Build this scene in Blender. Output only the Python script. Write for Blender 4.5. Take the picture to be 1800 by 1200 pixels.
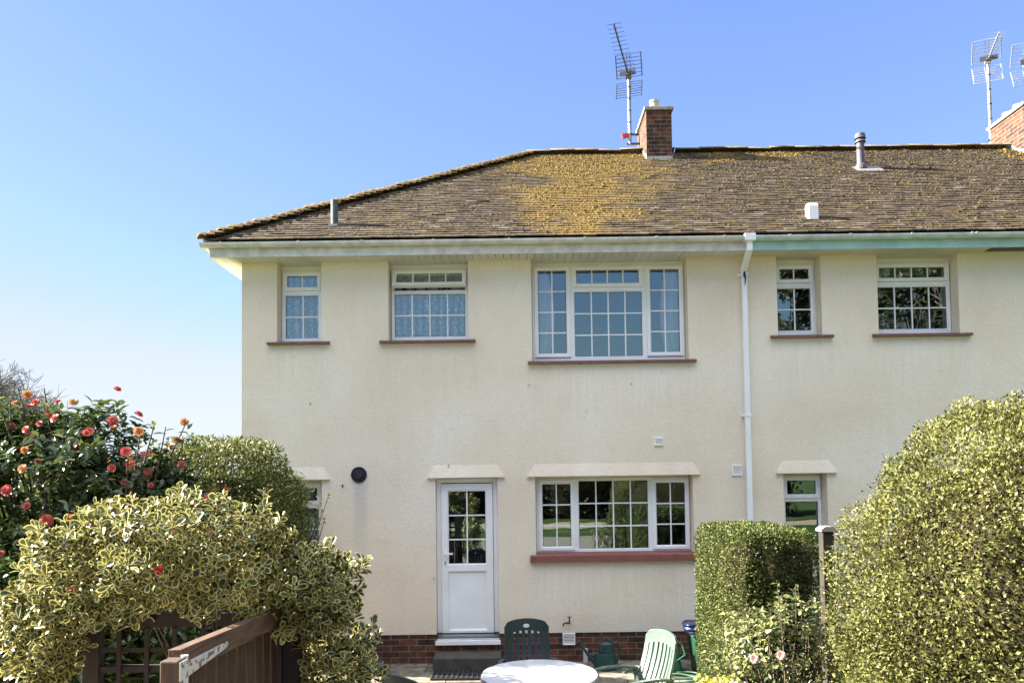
import bpy, math, random
import numpy as np
from mathutils import Vector, Matrix, noise as mnoise
random.seed(7); RNG=np.random.default_rng(11)
for o in list(bpy.data.objects): bpy.data.objects.remove(o)
SC=bpy.context.scene; COL=SC.collection
R=math.radians
# ------------------------------------------------------------------ camera
cd=bpy.data.cameras.new('camera'); cam=bpy.data.objects.new('camera',cd); COL.objects.link(cam); SC.camera=cam
cd.sensor_fit='HORIZONTAL'; cd.sensor_width=36.0; cd.lens=26.0; cd.clip_start=0.05; cd.clip_end=2000
cd.shift_x=-14/1800; cd.shift_y=187/1800
_p,_r=R(2.2),R(.77)
Fw=Vector((0,math.cos(_p),math.sin(_p))); Rt=Vector((1,0,0)); Up=Rt.cross(Fw)
R2=Rt*math.cos(_r)-Up*math.sin(_r); U2=Up*math.cos(_r)+Rt*math.sin(_r)
m=Matrix((R2,U2,-Fw)).transposed().to_4x4(); m.translation=Vector((0,-9.56,2.37)); cam.matrix_world=m
# ------------------------------------------------------------------ sky, sun, exposure
SUN_EL,SUN_BACK=R(29),R(7)
w=bpy.data.worlds.new('World'); SC.world=w; w.use_nodes=True
nt=w.node_tree; bg=nt.nodes['Background']; sky=nt.nodes.new('ShaderNodeTexSky'); sky.sky_type='NISHITA'
sky.sun_disc=False; sky.sun_elevation=SUN_EL; sky.sun_rotation=-(math.pi/2-SUN_BACK)
sky.altitude=0; sky.air_density=1.0; sky.dust_density=.2; sky.ozone_density=3.0
gm=nt.nodes.new('ShaderNodeGamma'); gm.inputs[1].default_value=.52; hs=nt.nodes.new('ShaderNodeHueSaturation'); hs.inputs['Saturation'].default_value=1.6; hs.inputs['Hue'].default_value=.528
nt.links.new(sky.outputs[0],gm.inputs[0]); nt.links.new(gm.outputs[0],hs.inputs['Color']); 
# bright cloud added to the sky, unseen overhead, to brighten the shaded wall
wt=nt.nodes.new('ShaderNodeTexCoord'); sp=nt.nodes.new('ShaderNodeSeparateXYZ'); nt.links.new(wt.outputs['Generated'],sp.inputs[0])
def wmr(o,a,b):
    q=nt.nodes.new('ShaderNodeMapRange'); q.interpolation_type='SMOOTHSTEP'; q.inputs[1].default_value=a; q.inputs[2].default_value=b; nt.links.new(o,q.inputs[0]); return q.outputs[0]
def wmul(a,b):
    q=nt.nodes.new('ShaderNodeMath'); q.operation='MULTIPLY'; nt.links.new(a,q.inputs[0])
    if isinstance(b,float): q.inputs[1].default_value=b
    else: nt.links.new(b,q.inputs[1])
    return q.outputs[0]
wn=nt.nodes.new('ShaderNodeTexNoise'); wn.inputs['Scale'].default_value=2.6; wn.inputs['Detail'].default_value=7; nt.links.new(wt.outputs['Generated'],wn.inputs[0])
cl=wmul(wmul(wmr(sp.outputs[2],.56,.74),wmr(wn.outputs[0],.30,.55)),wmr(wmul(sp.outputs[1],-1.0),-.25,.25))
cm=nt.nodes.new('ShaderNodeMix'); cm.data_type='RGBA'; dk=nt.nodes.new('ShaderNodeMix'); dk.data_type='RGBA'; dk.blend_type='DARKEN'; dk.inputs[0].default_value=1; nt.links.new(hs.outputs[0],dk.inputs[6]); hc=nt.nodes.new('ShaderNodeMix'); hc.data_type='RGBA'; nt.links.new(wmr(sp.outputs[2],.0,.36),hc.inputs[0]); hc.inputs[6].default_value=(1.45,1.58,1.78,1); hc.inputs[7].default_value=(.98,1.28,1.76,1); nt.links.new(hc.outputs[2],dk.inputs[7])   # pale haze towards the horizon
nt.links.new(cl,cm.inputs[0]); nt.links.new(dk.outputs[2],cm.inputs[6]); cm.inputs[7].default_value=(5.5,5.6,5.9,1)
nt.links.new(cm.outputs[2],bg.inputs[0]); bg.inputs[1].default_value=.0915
sl=bpy.data.lights.new('sun','SUN'); sl.energy=5.0; sl.angle=R(.5); sl.color=(1,.93,.82)
so=bpy.data.objects.new('sun',sl); COL.objects.link(so)
tosun=Vector((-math.cos(SUN_BACK)*math.cos(SUN_EL),math.sin(SUN_BACK)*math.cos(SUN_EL),math.sin(SUN_EL)))
so.rotation_euler=tosun.to_track_quat('Z','Y').to_euler(); so.location=tosun*60
SC.view_settings.view_transform='Standard'; SC.view_settings.look='None'; SC.view_settings.exposure=2.75; SC.view_settings.gamma=1
SC.cycles.max_bounces=8; SC.cycles.transparent_max_bounces=16; SC.cycles.diffuse_bounces=4

# ------------------------------------------------------------------ materials
MATS={}
def mat(name,col,rough=.6,metal=0,spec=.5,bump=None,var=None,uv=False,extra=None):
    """bump=(scale,strength,detail) var=(scale,amount) : procedural variation in object space"""
    if name in MATS: return MATS[name]
    M=bpy.data.materials.new(name); M.use_nodes=True; t=M.node_tree; N=t.nodes; b=N['Principled BSDF']
    b.inputs['Base Color'].default_value=(*col,1); b.inputs['Roughness'].default_value=rough
    b.inputs['Metallic'].default_value=metal; b.inputs['Specular IOR Level'].default_value=spec
    tc=N.new('ShaderNodeTexCoord'); src=tc.outputs['Object']
    if var:
        n=N.new('ShaderNodeTexNoise'); n.inputs['Scale'].default_value=var[0]; n.inputs['Detail'].default_value=6
        t.links.new(src,n.inputs[0]); r=N.new('ShaderNodeMapRange'); r.inputs[1].default_value=.3; r.inputs[2].default_value=.7
        r.inputs[3].default_value=1-var[1]; r.inputs[4].default_value=1+var[1]*.6; t.links.new(n.outputs[0],r.inputs[0])
        mx=N.new('ShaderNodeMix'); mx.data_type='RGBA'; mx.blend_type='MULTIPLY'; mx.inputs[0].default_value=1
        mx.inputs[6].default_value=(*col,1); t.links.new(r.outputs[0],mx.inputs[7]); t.links.new(mx.outputs[2],b.inputs['Base Color'])
    if bump:
        n=N.new('ShaderNodeTexNoise'); n.inputs['Scale'].default_value=bump[0]; n.inputs['Detail'].default_value=bump[2] if len(bump)>2 else 3
        t.links.new(src,n.inputs[0]); bp=N.new('ShaderNodeBump'); bp.inputs['Strength'].default_value=bump[1]; bp.inputs['Distance'].default_value=.01
        t.links.new(n.outputs[0],bp.inputs['Height']); t.links.new(bp.outputs[0],b.inputs['Normal'])
    if extra: extra(M,t,N,b,src)
    MATS[name]=M; return M
def ramp(N,pts):
    r=N.new('ShaderNodeValToRGB'); e=r.color_ramp.elements
    while len(e)<len(pts): e.new(.5)
    for i,(p,c) in enumerate(pts): e[i].position=p; e[i].color=(*c,1)
    return r
def wall_extra(M,t,N,b,src):
    L=t.links
    n1=N.new('ShaderNodeTexNoise'); n1.inputs['Scale'].default_value=.7; n1.inputs['Detail'].default_value=5; L.new(src,n1.inputs[0])
    n2=N.new('ShaderNodeTexNoise'); n2.inputs['Scale'].default_value=26; n2.inputs['Detail'].default_value=4; L.new(src,n2.inputs[0])
    r=ramp(N,[(.32,(.80,.68,.53)),(.5,(.86,.76,.61)),(.66,(.90,.825,.70))]); L.new(n1.outputs[0],r.inputs[0])
    r2=ramp(N,[(.25,(.93,.92,.9)),(.65,(1,1,1))]); L.new(n2.outputs[0],r2.inputs[0])
    mx=N.new('ShaderNodeMix'); mx.data_type='RGBA'; mx.blend_type='MULTIPLY'; mx.inputs[0].default_value=1
    L.new(r.outputs[0],mx.inputs[6]); L.new(r2.outputs[0],mx.inputs[7])
    # rain streaks: noise stretched vertically
    mp=N.new('ShaderNodeMapping'); mp.inputs['Scale'].default_value=(5,5,.35); L.new(src,mp.inputs[0])
    n3=N.new('ShaderNodeTexNoise'); n3.inputs['Scale'].default_value=1.6; n3.inputs['Detail'].default_value=5; L.new(mp.outputs[0],n3.inputs[0])
    r3=ramp(N,[(.33,(.95,.95,.94)),(.5,(1,1,1))]); L.new(n3.outputs[0],r3.inputs[0])
    m2=N.new('ShaderNodeMix'); m2.data_type='RGBA'; m2.blend_type='MULTIPLY'; m2.inputs[0].default_value=.75
    L.new(mx.outputs[2],m2.inputs[6]); L.new(r3.outputs[0],m2.inputs[7]); m2.inputs[0].default_value=.35
    # the damp stain under the round extractor vent
    sx=N.new('ShaderNodeSeparateXYZ'); L.new(src,sx.inputs[0])
    def mathn(op,a,bv=None,c=None):
        q=N.new('ShaderNodeMath'); q.operation=op
        for i,v in enumerate((a,bv,c)):
            if v is None: continue
            if isinstance(v,(int,float)): q.inputs[i].default_value=v
            else: L.new(v,q.inputs[i])
        return q.outputs[0]
    dx=mathn('ABSOLUTE',mathn('ADD',sx.outputs[0],2.07))
    fx=N.new('ShaderNodeMapRange'); fx.interpolation_type='SMOOTHSTEP'; fx.inputs[1].default_value=.02; fx.inputs[2].default_value=.14; fx.inputs[3].default_value=1; fx.inputs[4].default_value=0; L.new(dx,fx.inputs[0])
    fz=N.new('ShaderNodeMapRange'); fz.interpolation_type='SMOOTHSTEP'; fz.inputs[1].default_value=.7; fz.inputs[2].default_value=2.3; fz.inputs[3].default_value=0; fz.inputs[4].default_value=1; L.new(sx.outputs[2],fz.inputs[0])
    up=mathn('LESS_THAN',sx.outputs[2],2.36)
    f=mathn('MULTIPLY',mathn('MULTIPLY',mathn('MULTIPLY',fx.outputs[0],fz.outputs[0]),up),mathn('MULTIPLY',n3.outputs[0],.8))
    m3=N.new('ShaderNodeMix'); m3.data_type='RGBA'; L.new(f,m3.inputs[0]); L.new(m2.outputs[2],m3.inputs[6]); m3.inputs[7].default_value=(.42,.42,.44,1)
    col=m3.outputs[2]
    def band(a,b_,soft,v):   # 1 inside a..b_
        u=N.new('ShaderNodeMapRange'); u.interpolation_type='SMOOTHSTEP'; u.inputs[1].default_value=a-soft; u.inputs[2].default_value=a+soft; L.new(v,u.inputs[0])
        w_=N.new('ShaderNodeMapRange'); w_.interpolation_type='SMOOTHSTEP'; w_.inputs[1].default_value=b_-soft; w_.inputs[2].default_value=b_+soft; w_.inputs[3].default_value=1; w_.inputs[4].default_value=0; L.new(v,w_.inputs[0]); return mathn('MULTIPLY',u.outputs[0],w_.outputs[0])
    mp2=N.new('ShaderNodeMapping'); mp2.inputs['Scale'].default_value=(22,22,1.1); L.new(src,mp2.inputs[0]); n5=N.new('ShaderNodeTexNoise'); n5.inputs['Scale'].default_value=1; n5.inputs['Detail'].default_value=4; L.new(mp2.outputs[0],n5.inputs[0])
    r5=N.new('ShaderNodeMapRange'); r5.inputs[1].default_value=.42; r5.inputs[2].default_value=.75; L.new(n5.outputs[0],r5.inputs[0])
    tot=None
    for (a,b_,z) in ((-3.27,-2.44,4.1),(-1.82,-.54,4.1),(.1,2.32,3.8),(3.26,4.1,4.1),(4.58,5.9,4.1),(.1,2.3,1.26)):   # run-off stains under the sills
        k_=mathn('MULTIPLY',band(a,b_,.03,sx.outputs[0]),band(z-.55,z,.28 if z>2 else .2,sx.outputs[2])); k_=mathn('MULTIPLY',k_,mathn('LESS_THAN',sx.outputs[2],z)); tot=k_ if tot is None else mathn('ADD',tot,k_)
    low=N.new('ShaderNodeMapRange'); low.interpolation_type='SMOOTHSTEP'; low.inputs[1].default_value=.36; low.inputs[2].default_value=.75; low.inputs[3].default_value=1; low.inputs[4].default_value=0; L.new(sx.outputs[2],low.inputs[0])
    tot=mathn('ADD',mathn('MULTIPLY',mathn('MULTIPLY',tot,r5.outputs[0]),.16),mathn('MULTIPLY',mathn('MULTIPLY',low.outputs[0],n1.outputs[0]),.42))
    m6=N.new('ShaderNodeMix'); m6.data_type='RGBA'; L.new(tot,m6.inputs[0]); L.new(col,m6.inputs[6]); m6.inputs[7].default_value=(.40,.36,.30,1); col=m6.outputs[2]
    # hairline cracks
    vo=N.new('ShaderNodeTexVoronoi'); vo.feature='DISTANCE_TO_EDGE'; vo.inputs['Scale'].default_value=.55; nd=N.new('ShaderNodeTexNoise'); nd.inputs['Scale'].default_value=5; nd.inputs['Detail'].default_value=6; L.new(src,nd.inputs[0])
    md=N.new('ShaderNodeMix'); md.data_type='RGBA'; md.blend_type='LINEAR_LIGHT'; md.inputs[0].default_value=.25; L.new(src,md.inputs[6]); L.new(nd.outputs['Color'],md.inputs[7]); L.new(md.outputs[2],vo.inputs[0])
    ck=mathn('MULTIPLY',mathn('LESS_THAN',vo.outputs[0],.0035),band(.60,1.2,.05,n1.outputs[0])); 
    m7=N.new('ShaderNodeMix'); m7.data_type='RGBA'; L.new(mathn('MULTIPLY',ck,.16),m7.inputs[0]); L.new(col,m7.inputs[6]); m7.inputs[7].default_value=(.35,.3,.24,1); col=m7.outputs[2]
    L.new(col,b.inputs['Base Color'])
    # tyrolean texture
    v=N.new('ShaderNodeTexNoise'); v.inputs['Scale'].default_value=48; v.inputs['Detail'].default_value=4; L.new(src,v.inputs[0])
    v2=N.new('ShaderNodeTexNoise'); v2.inputs['Scale'].default_value=9; v2.inputs['Detail'].default_value=2; L.new(src,v2.inputs[0])
    a=mathn('ADD',v.outputs[0],mathn('MULTIPLY',v2.outputs[0],.8))
    bp=N.new('ShaderNodeBump'); bp.inputs['Strength'].default_value=.5; bp.inputs['Distance'].default_value=.012
    L.new(a,bp.inputs['Height']); L.new(bp.outputs[0],b.inputs['Normal'])
M_WALL=mat('cream_render',(.6,.5,.4),.9,spec=.2,extra=wall_extra)
def brick_extra(M,t,N,b,src):
    L=t.links; u=N.new('ShaderNodeUVMap'); u.uv_map='UV'
    def bt(mort):
        k=N.new('ShaderNodeTexBrick'); k.inputs['Scale'].default_value=1; k.inputs['Brick Width'].default_value=.225; k.inputs['Row Height'].default_value=.075
        k.inputs['Mortar Size'].default_value=mort; k.inputs['Mortar Smooth'].default_value=.2; k.inputs['Bias'].default_value=-.1; L.new(u.outputs[0],k.inputs[0]); return k
    k=bt(.0065); k.inputs['Color1'].default_value=(.15,.062,.04,1); k.inputs['Color2'].default_value=(.032,.026,.025,1); k.inputs['Mortar'].default_value=(.20,.165,.13,1)
    n=N.new('ShaderNodeTexNoise'); n.inputs['Scale'].default_value=11; n.inputs['Detail'].default_value=6; L.new(src,n.inputs[0])
    r=ramp(N,[(.3,(.55,.52,.5)),(.6,(1.1,1.05,1))]); L.new(n.outputs[0],r.inputs[0])
    mx=N.new('ShaderNodeMix'); mx.data_type='RGBA'; mx.blend_type='MULTIPLY'; mx.inputs[0].default_value=1; L.new(k.outputs[0],mx.inputs[6]); L.new(r.outputs[0],mx.inputs[7])
    L.new(mx.outputs[2],b.inputs['Base Color'])
    bp=N.new('ShaderNodeBump'); bp.invert=True; bp.inputs['Strength'].default_value=.8; bp.inputs['Distance'].default_value=.012; L.new(k.outputs['Fac'],bp.inputs['Height'])
    L.new(bp.outputs[0],b.inputs['Normal'])
M_BRICK=mat('red_brick',(.25,.1,.06),.85,spec=.2,extra=brick_extra)
M_PVC=mat('white_pvc',(.90,.90,.89),.32,var=(4,.05))
M_PVCG=mat('weathered_white_pvc',(.72,.70,.66),.45,var=(9,.22))
M_SOFF=mat('soffit_board',(.74,.71,.65),.5,var=(2.5,.1))
M_TURQ=mat('turquoise_paint',(.44,.66,.64),.5,var=(6,.16))
M_GREENG=mat('stained_pale_gutter',(.62,.70,.68),.45,var=(9,.2))
M_GASK=mat('black_gasket',(.02,.02,.022),.6)
M_SILL=mat('sill_red_paint',(.24,.085,.065),.6,var=(8,.2),bump=(40,.2))
M_SILLB=mat('tile_sill_brown',(.20,.10,.08),.7,var=(12,.25),bump=(40,.3))
M_CONC=mat('concrete',(.075,.068,.055),.9,var=(7,.35),bump=(30,.6,6))
M_CAP=mat('chimney_slab',(.36,.33,.29),.9,var=(14,.35),bump=(40,.6,5))
M_LEAD=mat('lead_and_mortar',(.42,.41,.38),.8,var=(20,.3),bump=(30,.6,5))
M_POT=mat('clay_pot',(.42,.36,.28),.9,var=(20,.25))
M_GALV=mat('galvanised',(.42,.43,.44),.45,metal=.6,var=(18,.3))
M_ALU=mat('dull_aluminium',(.45,.46,.48),.4,metal=.7)
M_DARKM=mat('dark_aerial_metal',(.07,.07,.08),.5,metal=.3)
M_REDP=mat('red_plastic',(.5,.03,.03),.4)
M_SOIL=mat('mottled_grey_pipe',(.06,.085,.085),.6,var=(22,.7))
M_FLUE=mat('grey_flue',(.075,.07,.085),.6,var=(9,.2))
M_WOODIN=mat('interior_wall',(.16,.14,.12),.9)
M_FLOOR=mat('interior_floor',(.09,.07,.055),.8)
M_BLACK=mat('black_plastic',(.012,.013,.02),.4)
M_BRASS=mat('old_brass',(.10,.06,.03),.5,metal=.7)
M_PRINT=mat('dark_floral_fabric',(.10,.045,.06),.9,extra=lambda M,t,N,b,src:(lambda v,r:(t.links.new(src,v.inputs[0]),t.links.new(v.outputs[0],r.inputs[0]),t.links.new(r.outputs[0],b.inputs['Base Color'])))(N.new('ShaderNodeTexVoronoi'),ramp(N,[(.3,(.10,.035,.05)),(.6,(.45,.36,.38))])))
MATS['dark_floral_fabric'].node_tree.nodes['Voronoi Texture'].inputs['Scale'].default_value=14
M_BLIND=mat('blind_fabric',(.42,.40,.34),.9)
def glass_mat():
    M=bpy.data.materials.new('window_glass'); M.use_nodes=True; t=M.node_tree; N=t.nodes; L=t.links; N.remove(N['Principled BSDF'])
    out=N['Material Output']; g=N.new('ShaderNodeBsdfGlossy'); g.inputs['Roughness'].default_value=.003; g.inputs[0].default_value=(.72,.90,1,1)
    tr=N.new('ShaderNodeBsdfTransparent'); tr.inputs[0].default_value=(.88,.92,.93,1)
    f=N.new('ShaderNodeFresnel'); f.inputs[0].default_value=1.5
    mr=N.new('ShaderNodeMapRange'); mr.inputs[1].default_value=.0; mr.inputs[2].default_value=1; mr.inputs[3].default_value=.20; mr.inputs[4].default_value=1; L.new(f.outputs[0],mr.inputs[0])
    tc=N.new('ShaderNodeTexCoord'); n=N.new('ShaderNodeTexNoise'); n.inputs['Scale'].default_value=2.2; n.inputs['Detail'].default_value=1; L.new(tc.outputs['Object'],n.inputs[0])
    bp=N.new('ShaderNodeBump'); bp.inputs['Strength'].default_value=.05; bp.inputs['Distance'].default_value=.02; L.new(n.outputs[0],bp.inputs['Height']); L.new(bp.outputs[0],g.inputs['Normal'])
    mx=N.new('ShaderNodeMixShader'); L.new(mr.outputs[0],mx.inputs[0]); L.new(tr.outputs[0],mx.inputs[1]); L.new(g.outputs[0],mx.inputs[2]); L.new(mx.outputs[0],out.inputs[0])
    return M
M_GLASS=glass_mat()
def lace_mat():
    M=bpy.data.materials.new('lace_fabric'); M.use_nodes=True; t=M.node_tree; N=t.nodes; L=t.links; b=N['Principled BSDF']
    b.inputs['Base Color'].default_value=(.9,.9,.92,1); b.inputs['Roughness'].default_value=.9
    tc=N.new('ShaderNodeTexCoord'); v=N.new('ShaderNodeTexVoronoi'); v.inputs['Scale'].default_value=24; L.new(tc.outputs['Object'],v.inputs[0])
    n=N.new('ShaderNodeTexNoise'); n.inputs['Scale'].default_value=20; L.new(tc.outputs['Object'],n.inputs[0])
    a=N.new('ShaderNodeMath'); a.operation='MULTIPLY'; L.new(v.outputs[0],a.inputs[0]); L.new(n.outputs[0],a.inputs[1])
    r=ramp(N,[(.08,(1,1,1)),(.26,(.50,.50,.50))]); L.new(a.outputs[0],r.inputs[0])
    wv=N.new('ShaderNodeTexWave'); wv.bands_direction='X'; wv.inputs['Scale'].default_value=3.2; wv.inputs['Distortion'].default_value=2.5; wv.inputs['Detail'].default_value=2; wv.inputs['Detail Scale'].default_value=.6; L.new(tc.outputs['Object'],wv.inputs[0])
    mr=N.new('ShaderNodeMapRange'); mr.inputs[3].default_value=.45; mr.inputs[4].default_value=1.15; L.new(wv.outputs['Fac'],mr.inputs[0]); mu=N.new('ShaderNodeMath'); mu.operation='MULTIPLY'; mu.use_clamp=True; L.new(r.outputs[0],mu.inputs[0]); L.new(mr.outputs[0],mu.inputs[1]); L.new(mu.outputs[0],b.inputs['Alpha'])
    return M
M_LACE=lace_mat()
M_VOIL=bpy.data.materials.new('sheer_white_fabric'); M_VOIL.use_nodes=True
_b=M_VOIL.node_tree.nodes['Principled BSDF']; _b.inputs['Base Color'].default_value=(.8,.8,.82,1); _b.inputs['Alpha'].default_value=.8; _b.inputs['Roughness'].default_value=.9

# ------------------------------------------------------------------ mesh helpers
class MB:
    def __init__(s): s.v=[]; s.f=[]; s.m=[]; s.mi=0
    def add(s,vs,fs):
        b=len(s.v); s.v.extend([tuple(p) for p in vs]); s.f.extend([tuple(b+i for i in f) for f in fs]); s.m.extend([s.mi]*len(fs)); return s
    def box(s,x0,x1,y0,y1,z0,z1):
        return s.add([(x0,y0,z0),(x1,y0,z0),(x1,y1,z0),(x0,y1,z0),(x0,y0,z1),(x1,y0,z1),(x1,y1,z1),(x0,y1,z1)],
            [(0,3,2,1),(4,5,6,7),(0,1,5,4),(1,2,6,5),(2,3,7,6),(3,0,4,7)])
    def bar(s,a,b,w,h,up=(0,0,1)):
        a=Vector(a);b=Vector(b);d=(b-a).normalized();u=Vector(up);sx=d.cross(u)
        if sx.length<1e-4: sx=d.cross(Vector((0,1,0)))
        sx.normalize(); uz=sx.cross(d); sx*=w/2; uz*=h/2
        vs=[p+i*sx+j*uz for p in (a,b) for i,j in ((-1,-1),(1,-1),(1,1),(-1,1))]
        return s.add(vs,[(0,1,2,3),(7,6,5,4),(0,4,5,1),(1,5,6,2),(2,6,7,3),(3,7,4,0)])
    def tube(s,pts,rad,n=8,cap=True):
        pts=[Vector(p) for p in pts]; rad=rad if isinstance(rad,(list,tuple)) else [rad]*len(pts)
        rings=[];px=None
        for i,p in enumerate(pts):
            d=(pts[min(i+1,len(pts)-1)]-pts[max(i-1,0)]).normalized()
            if px is None: px=d.orthogonal().normalized()
            else:
                px=(px-d*px.dot(d)); px=px.normalized() if px.length>1e-5 else d.orthogonal().normalized()
            py=d.cross(px); rings.append([p+(px*math.cos(2*math.pi*k/n)+py*math.sin(2*math.pi*k/n))*rad[i] for k in range(n)])
        fs=[]
        for i in range(len(pts)-1):
            for k in range(n):
                a=i*n+k;b=i*n+(k+1)%n; fs.append((a,b,b+n,a+n))
        if cap: fs.append(tuple(range(n-1,-1,-1))); fs.append(tuple((len(pts)-1)*n+k for k in range(n)))
        return s.add([q for r in rings for q in r],fs)
    def lathe(s,prof,c,n=24,sx=1,sy=1):
        vs=[(c[0]+r*math.cos(2*math.pi*k/n)*sx,c[1]+r*math.sin(2*math.pi*k/n)*sy,c[2]+z) for r,z in prof for k in range(n)]
        fs=[(i*n+k,i*n+(k+1)%n,(i+1)*n+(k+1)%n,(i+1)*n+k) for i in range(len(prof)-1) for k in range(n)]
        fs.append(tuple(range(n-1,-1,-1))); fs.append(tuple((len(prof)-1)*n+k for k in range(n)))
        return s.add(vs,fs)
    def ring(s,x0,x1,z0,z1,w,yf,yb,ch=.012):
        """picture-frame ring facing -y, mitred, with a chamfer towards the glass"""
        def rc(i,y): return [(x0+i,y,z0+i),(x1-i,y,z0+i),(x1-i,y,z1-i),(x0+i,y,z1-i)]
        loops=[rc(0,yb),rc(0,yf+.004),rc(.004,yf),rc(w-ch,yf),rc(w,yf+ch*.8),rc(w,yb)]
        vs=[p for l in loops for p in l]; fs=[]
        for i in range(len(loops)-1):
            for k in range(4):
                a=i*4+k;b=i*4+(k+1)%4; fs.append((a,b,b+4,a+4))
        for k in range(4):
            a=20+k;b=20+(k+1)%4; fs.append((a,b,(k+1)%4,k))
        return s.add(vs,fs)
    def prism(s,poly,axis,a0,a1):
        """extrude closed 2-D polygon along an axis ('x','y','z')"""
        n=len(poly)
        def mk(p,a): return (a,p[0],p[1]) if axis=='x' else ((p[0],a,p[1]) if axis=='y' else (p[0],p[1],a))
        vs=[mk(p,a0) for p in poly]+[mk(p,a1) for p in poly]
        fs=[tuple(range(n)),tuple(range(2*n-1,n-1,-1))]+[(k,k+n,(k+1)%n+n,(k+1)%n) for k in range(n)]
        return s.add(vs,fs)
    def build(s,name,mats,parent=None,bevel=0,smooth=False,uv=False,loc=None):
        me=bpy.data.meshes.new(name); me.from_pydata(s.v,[],s.f)
        mats=mats if isinstance(mats,(list,tuple)) else [mats]
        for q in mats: me.materials.append(q)
        if len(mats)>1: me.polygons.foreach_set('material_index',s.m)
        import bmesh as BM
        bm=BM.new(); bm.from_mesh(me); BM.ops.recalc_face_normals(bm,faces=bm.faces); bm.to_mesh(me); bm.free()
        if smooth: me.polygons.foreach_set('use_smooth',[True]*len(me.polygons))
        if uv: box_uv(me)
        me.update(); o=bpy.data.objects.new(name,me); COL.objects.link(o)
        if parent: o.parent=parent
        if loc: o.location=loc
        if bevel:
            b=o.modifiers.new('b','BEVEL'); b.width=bevel; b.segments=2; b.limit_method='ANGLE'; b.angle_limit=R(40)
        if smooth=='auto': pass
        return o
def box_uv(me):
    ul=me.uv_layers.new(name='UV'); n=len(me.loops); vi=np.empty(n,int); me.loops.foreach_get('vertex_index',vi)
    co=np.empty(len(me.vertices)*3); me.vertices.foreach_get('co',co); co=co.reshape(-1,3); uv=np.zeros((n,2))
    for p in me.polygons:
        s=slice(p.loop_start,p.loop_start+p.loop_total); c=co[vi[s]]; nn=p.normal
        if abs(nn.z)>.8: uv[s,0]=c[:,0];uv[s,1]=c[:,1]
        else: uv[s,0]=c[:,1]+.11 if abs(nn.x)>abs(nn.y) else c[:,0]; uv[s,1]=c[:,2]
    ul.data.foreach_set('uv',uv.ravel())
def tag(o,label=None,cat=None,group=None,kind=None):
    if label: o['label']=label
    if cat: o['category']=cat
    if group: o['group']=group
    if kind: o['kind']=kind
    return o
def empty(name,loc,label=None,cat=None,group=None,rz=0):
    o=bpy.data.objects.new(name,None); COL.objects.link(o); o.location=loc; o.rotation_euler=(0,0,rz); o.empty_display_size=.1
    return tag(o,label,cat,group)
def npmesh(name,V,F,mat_,parent=None,attrs=None,smooth=False,matidx=None,loc=None):
    """V (n,3) float, F (m,k) int: one mesh"""
    me=bpy.data.meshes.new(name); V=np.asarray(V,np.float32); F=np.asarray(F,np.int32); k=F.shape[1]
    me.vertices.add(len(V)); me.vertices.foreach_set('co',V.ravel()); me.loops.add(F.size); me.loops.foreach_set('vertex_index',F.ravel())
    me.polygons.add(len(F)); me.polygons.foreach_set('loop_start',np.arange(0,F.size,k,dtype=np.int32))
    try: me.polygons.foreach_set('loop_total',np.full(len(F),k,np.int32))
    except Exception: pass
    for q in (mat_ if isinstance(mat_,(list,tuple)) else [mat_]): me.materials.append(q)
    if attrs:
        for an,(dom,arr) in attrs.items():
            a=me.attributes.new(an,'FLOAT',dom); a.data.foreach_set('value',np.asarray(arr,np.float32))
    if matidx is not None: me.polygons.foreach_set('material_index',np.asarray(matidx,np.int32))
    me.update(calc_edges=True)
    if smooth: me.polygons.foreach_set('use_smooth',[True]*len(F))
    o=bpy.data.objects.new(name,me); COL.objects.link(o)
    if parent: o.parent=parent
    if loc: o.location=loc
    return o

# ------------------------------------------------------------------ ground
def gz(x,y):
    t=min(max((-4.3-y)/3.2,0),1); t=t*t*(3-2*t); z=.77*t
    if y<-10: z+=min((-10-y)*.03,1.2)
    if x<-8: z-=min((-8-x)*.05,3)*(1 if y>-6 else .3)
    if y>12: z-=min((y-12)*.06,4)
    return z
def ground_extra(M,t,N,b,src):
    L=t.links; n=N.new('ShaderNodeTexNoise'); n.inputs['Scale'].default_value=1.2; n.inputs['Detail'].default_value=8; L.new(src,n.inputs[0])
    r=ramp(N,[(.3,(.035,.055,.016)),(.55,(.06,.09,.025)),(.75,(.10,.12,.04))]); L.new(n.outputs[0],r.inputs[0]); L.new(r.outputs[0],b.inputs['Base Color'])
    n2=N.new('ShaderNodeTexNoise'); n2.inputs['Scale'].default_value=60; L.new(src,n2.inputs[0]); bp=N.new('ShaderNodeBump'); bp.inputs['Strength'].default_value=.8; bp.inputs['Distance'].default_value=.03
    L.new(n2.outputs[0],bp.inputs['Height']); L.new(bp.outputs[0],b.inputs['Normal'])
M_GRASS=mat('lawn_grass',(.08,.12,.03),.9,spec=.1,extra=ground_extra)
xs=sorted(set([-900,-300,-120,-60,-40,40,60,120,300,900]+[-30+i*1.0 for i in range(61)])); ys=sorted(set([-900,-300,-120,-60,60,120,300,900]+[-40+i*.8 for i in range(101)]))
V=[(x,y,gz(x,y)-.03) for y in ys for x in xs]; nx=len(xs)
F=[(j*nx+i,j*nx+i+1,(j+1)*nx+i+1,(j+1)*nx+i) for j in range(len(ys)-1) for i in range(nx-1)]
g=npmesh('ground',V,F,M_GRASS,smooth=True); tag(g,kind='structure')
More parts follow.
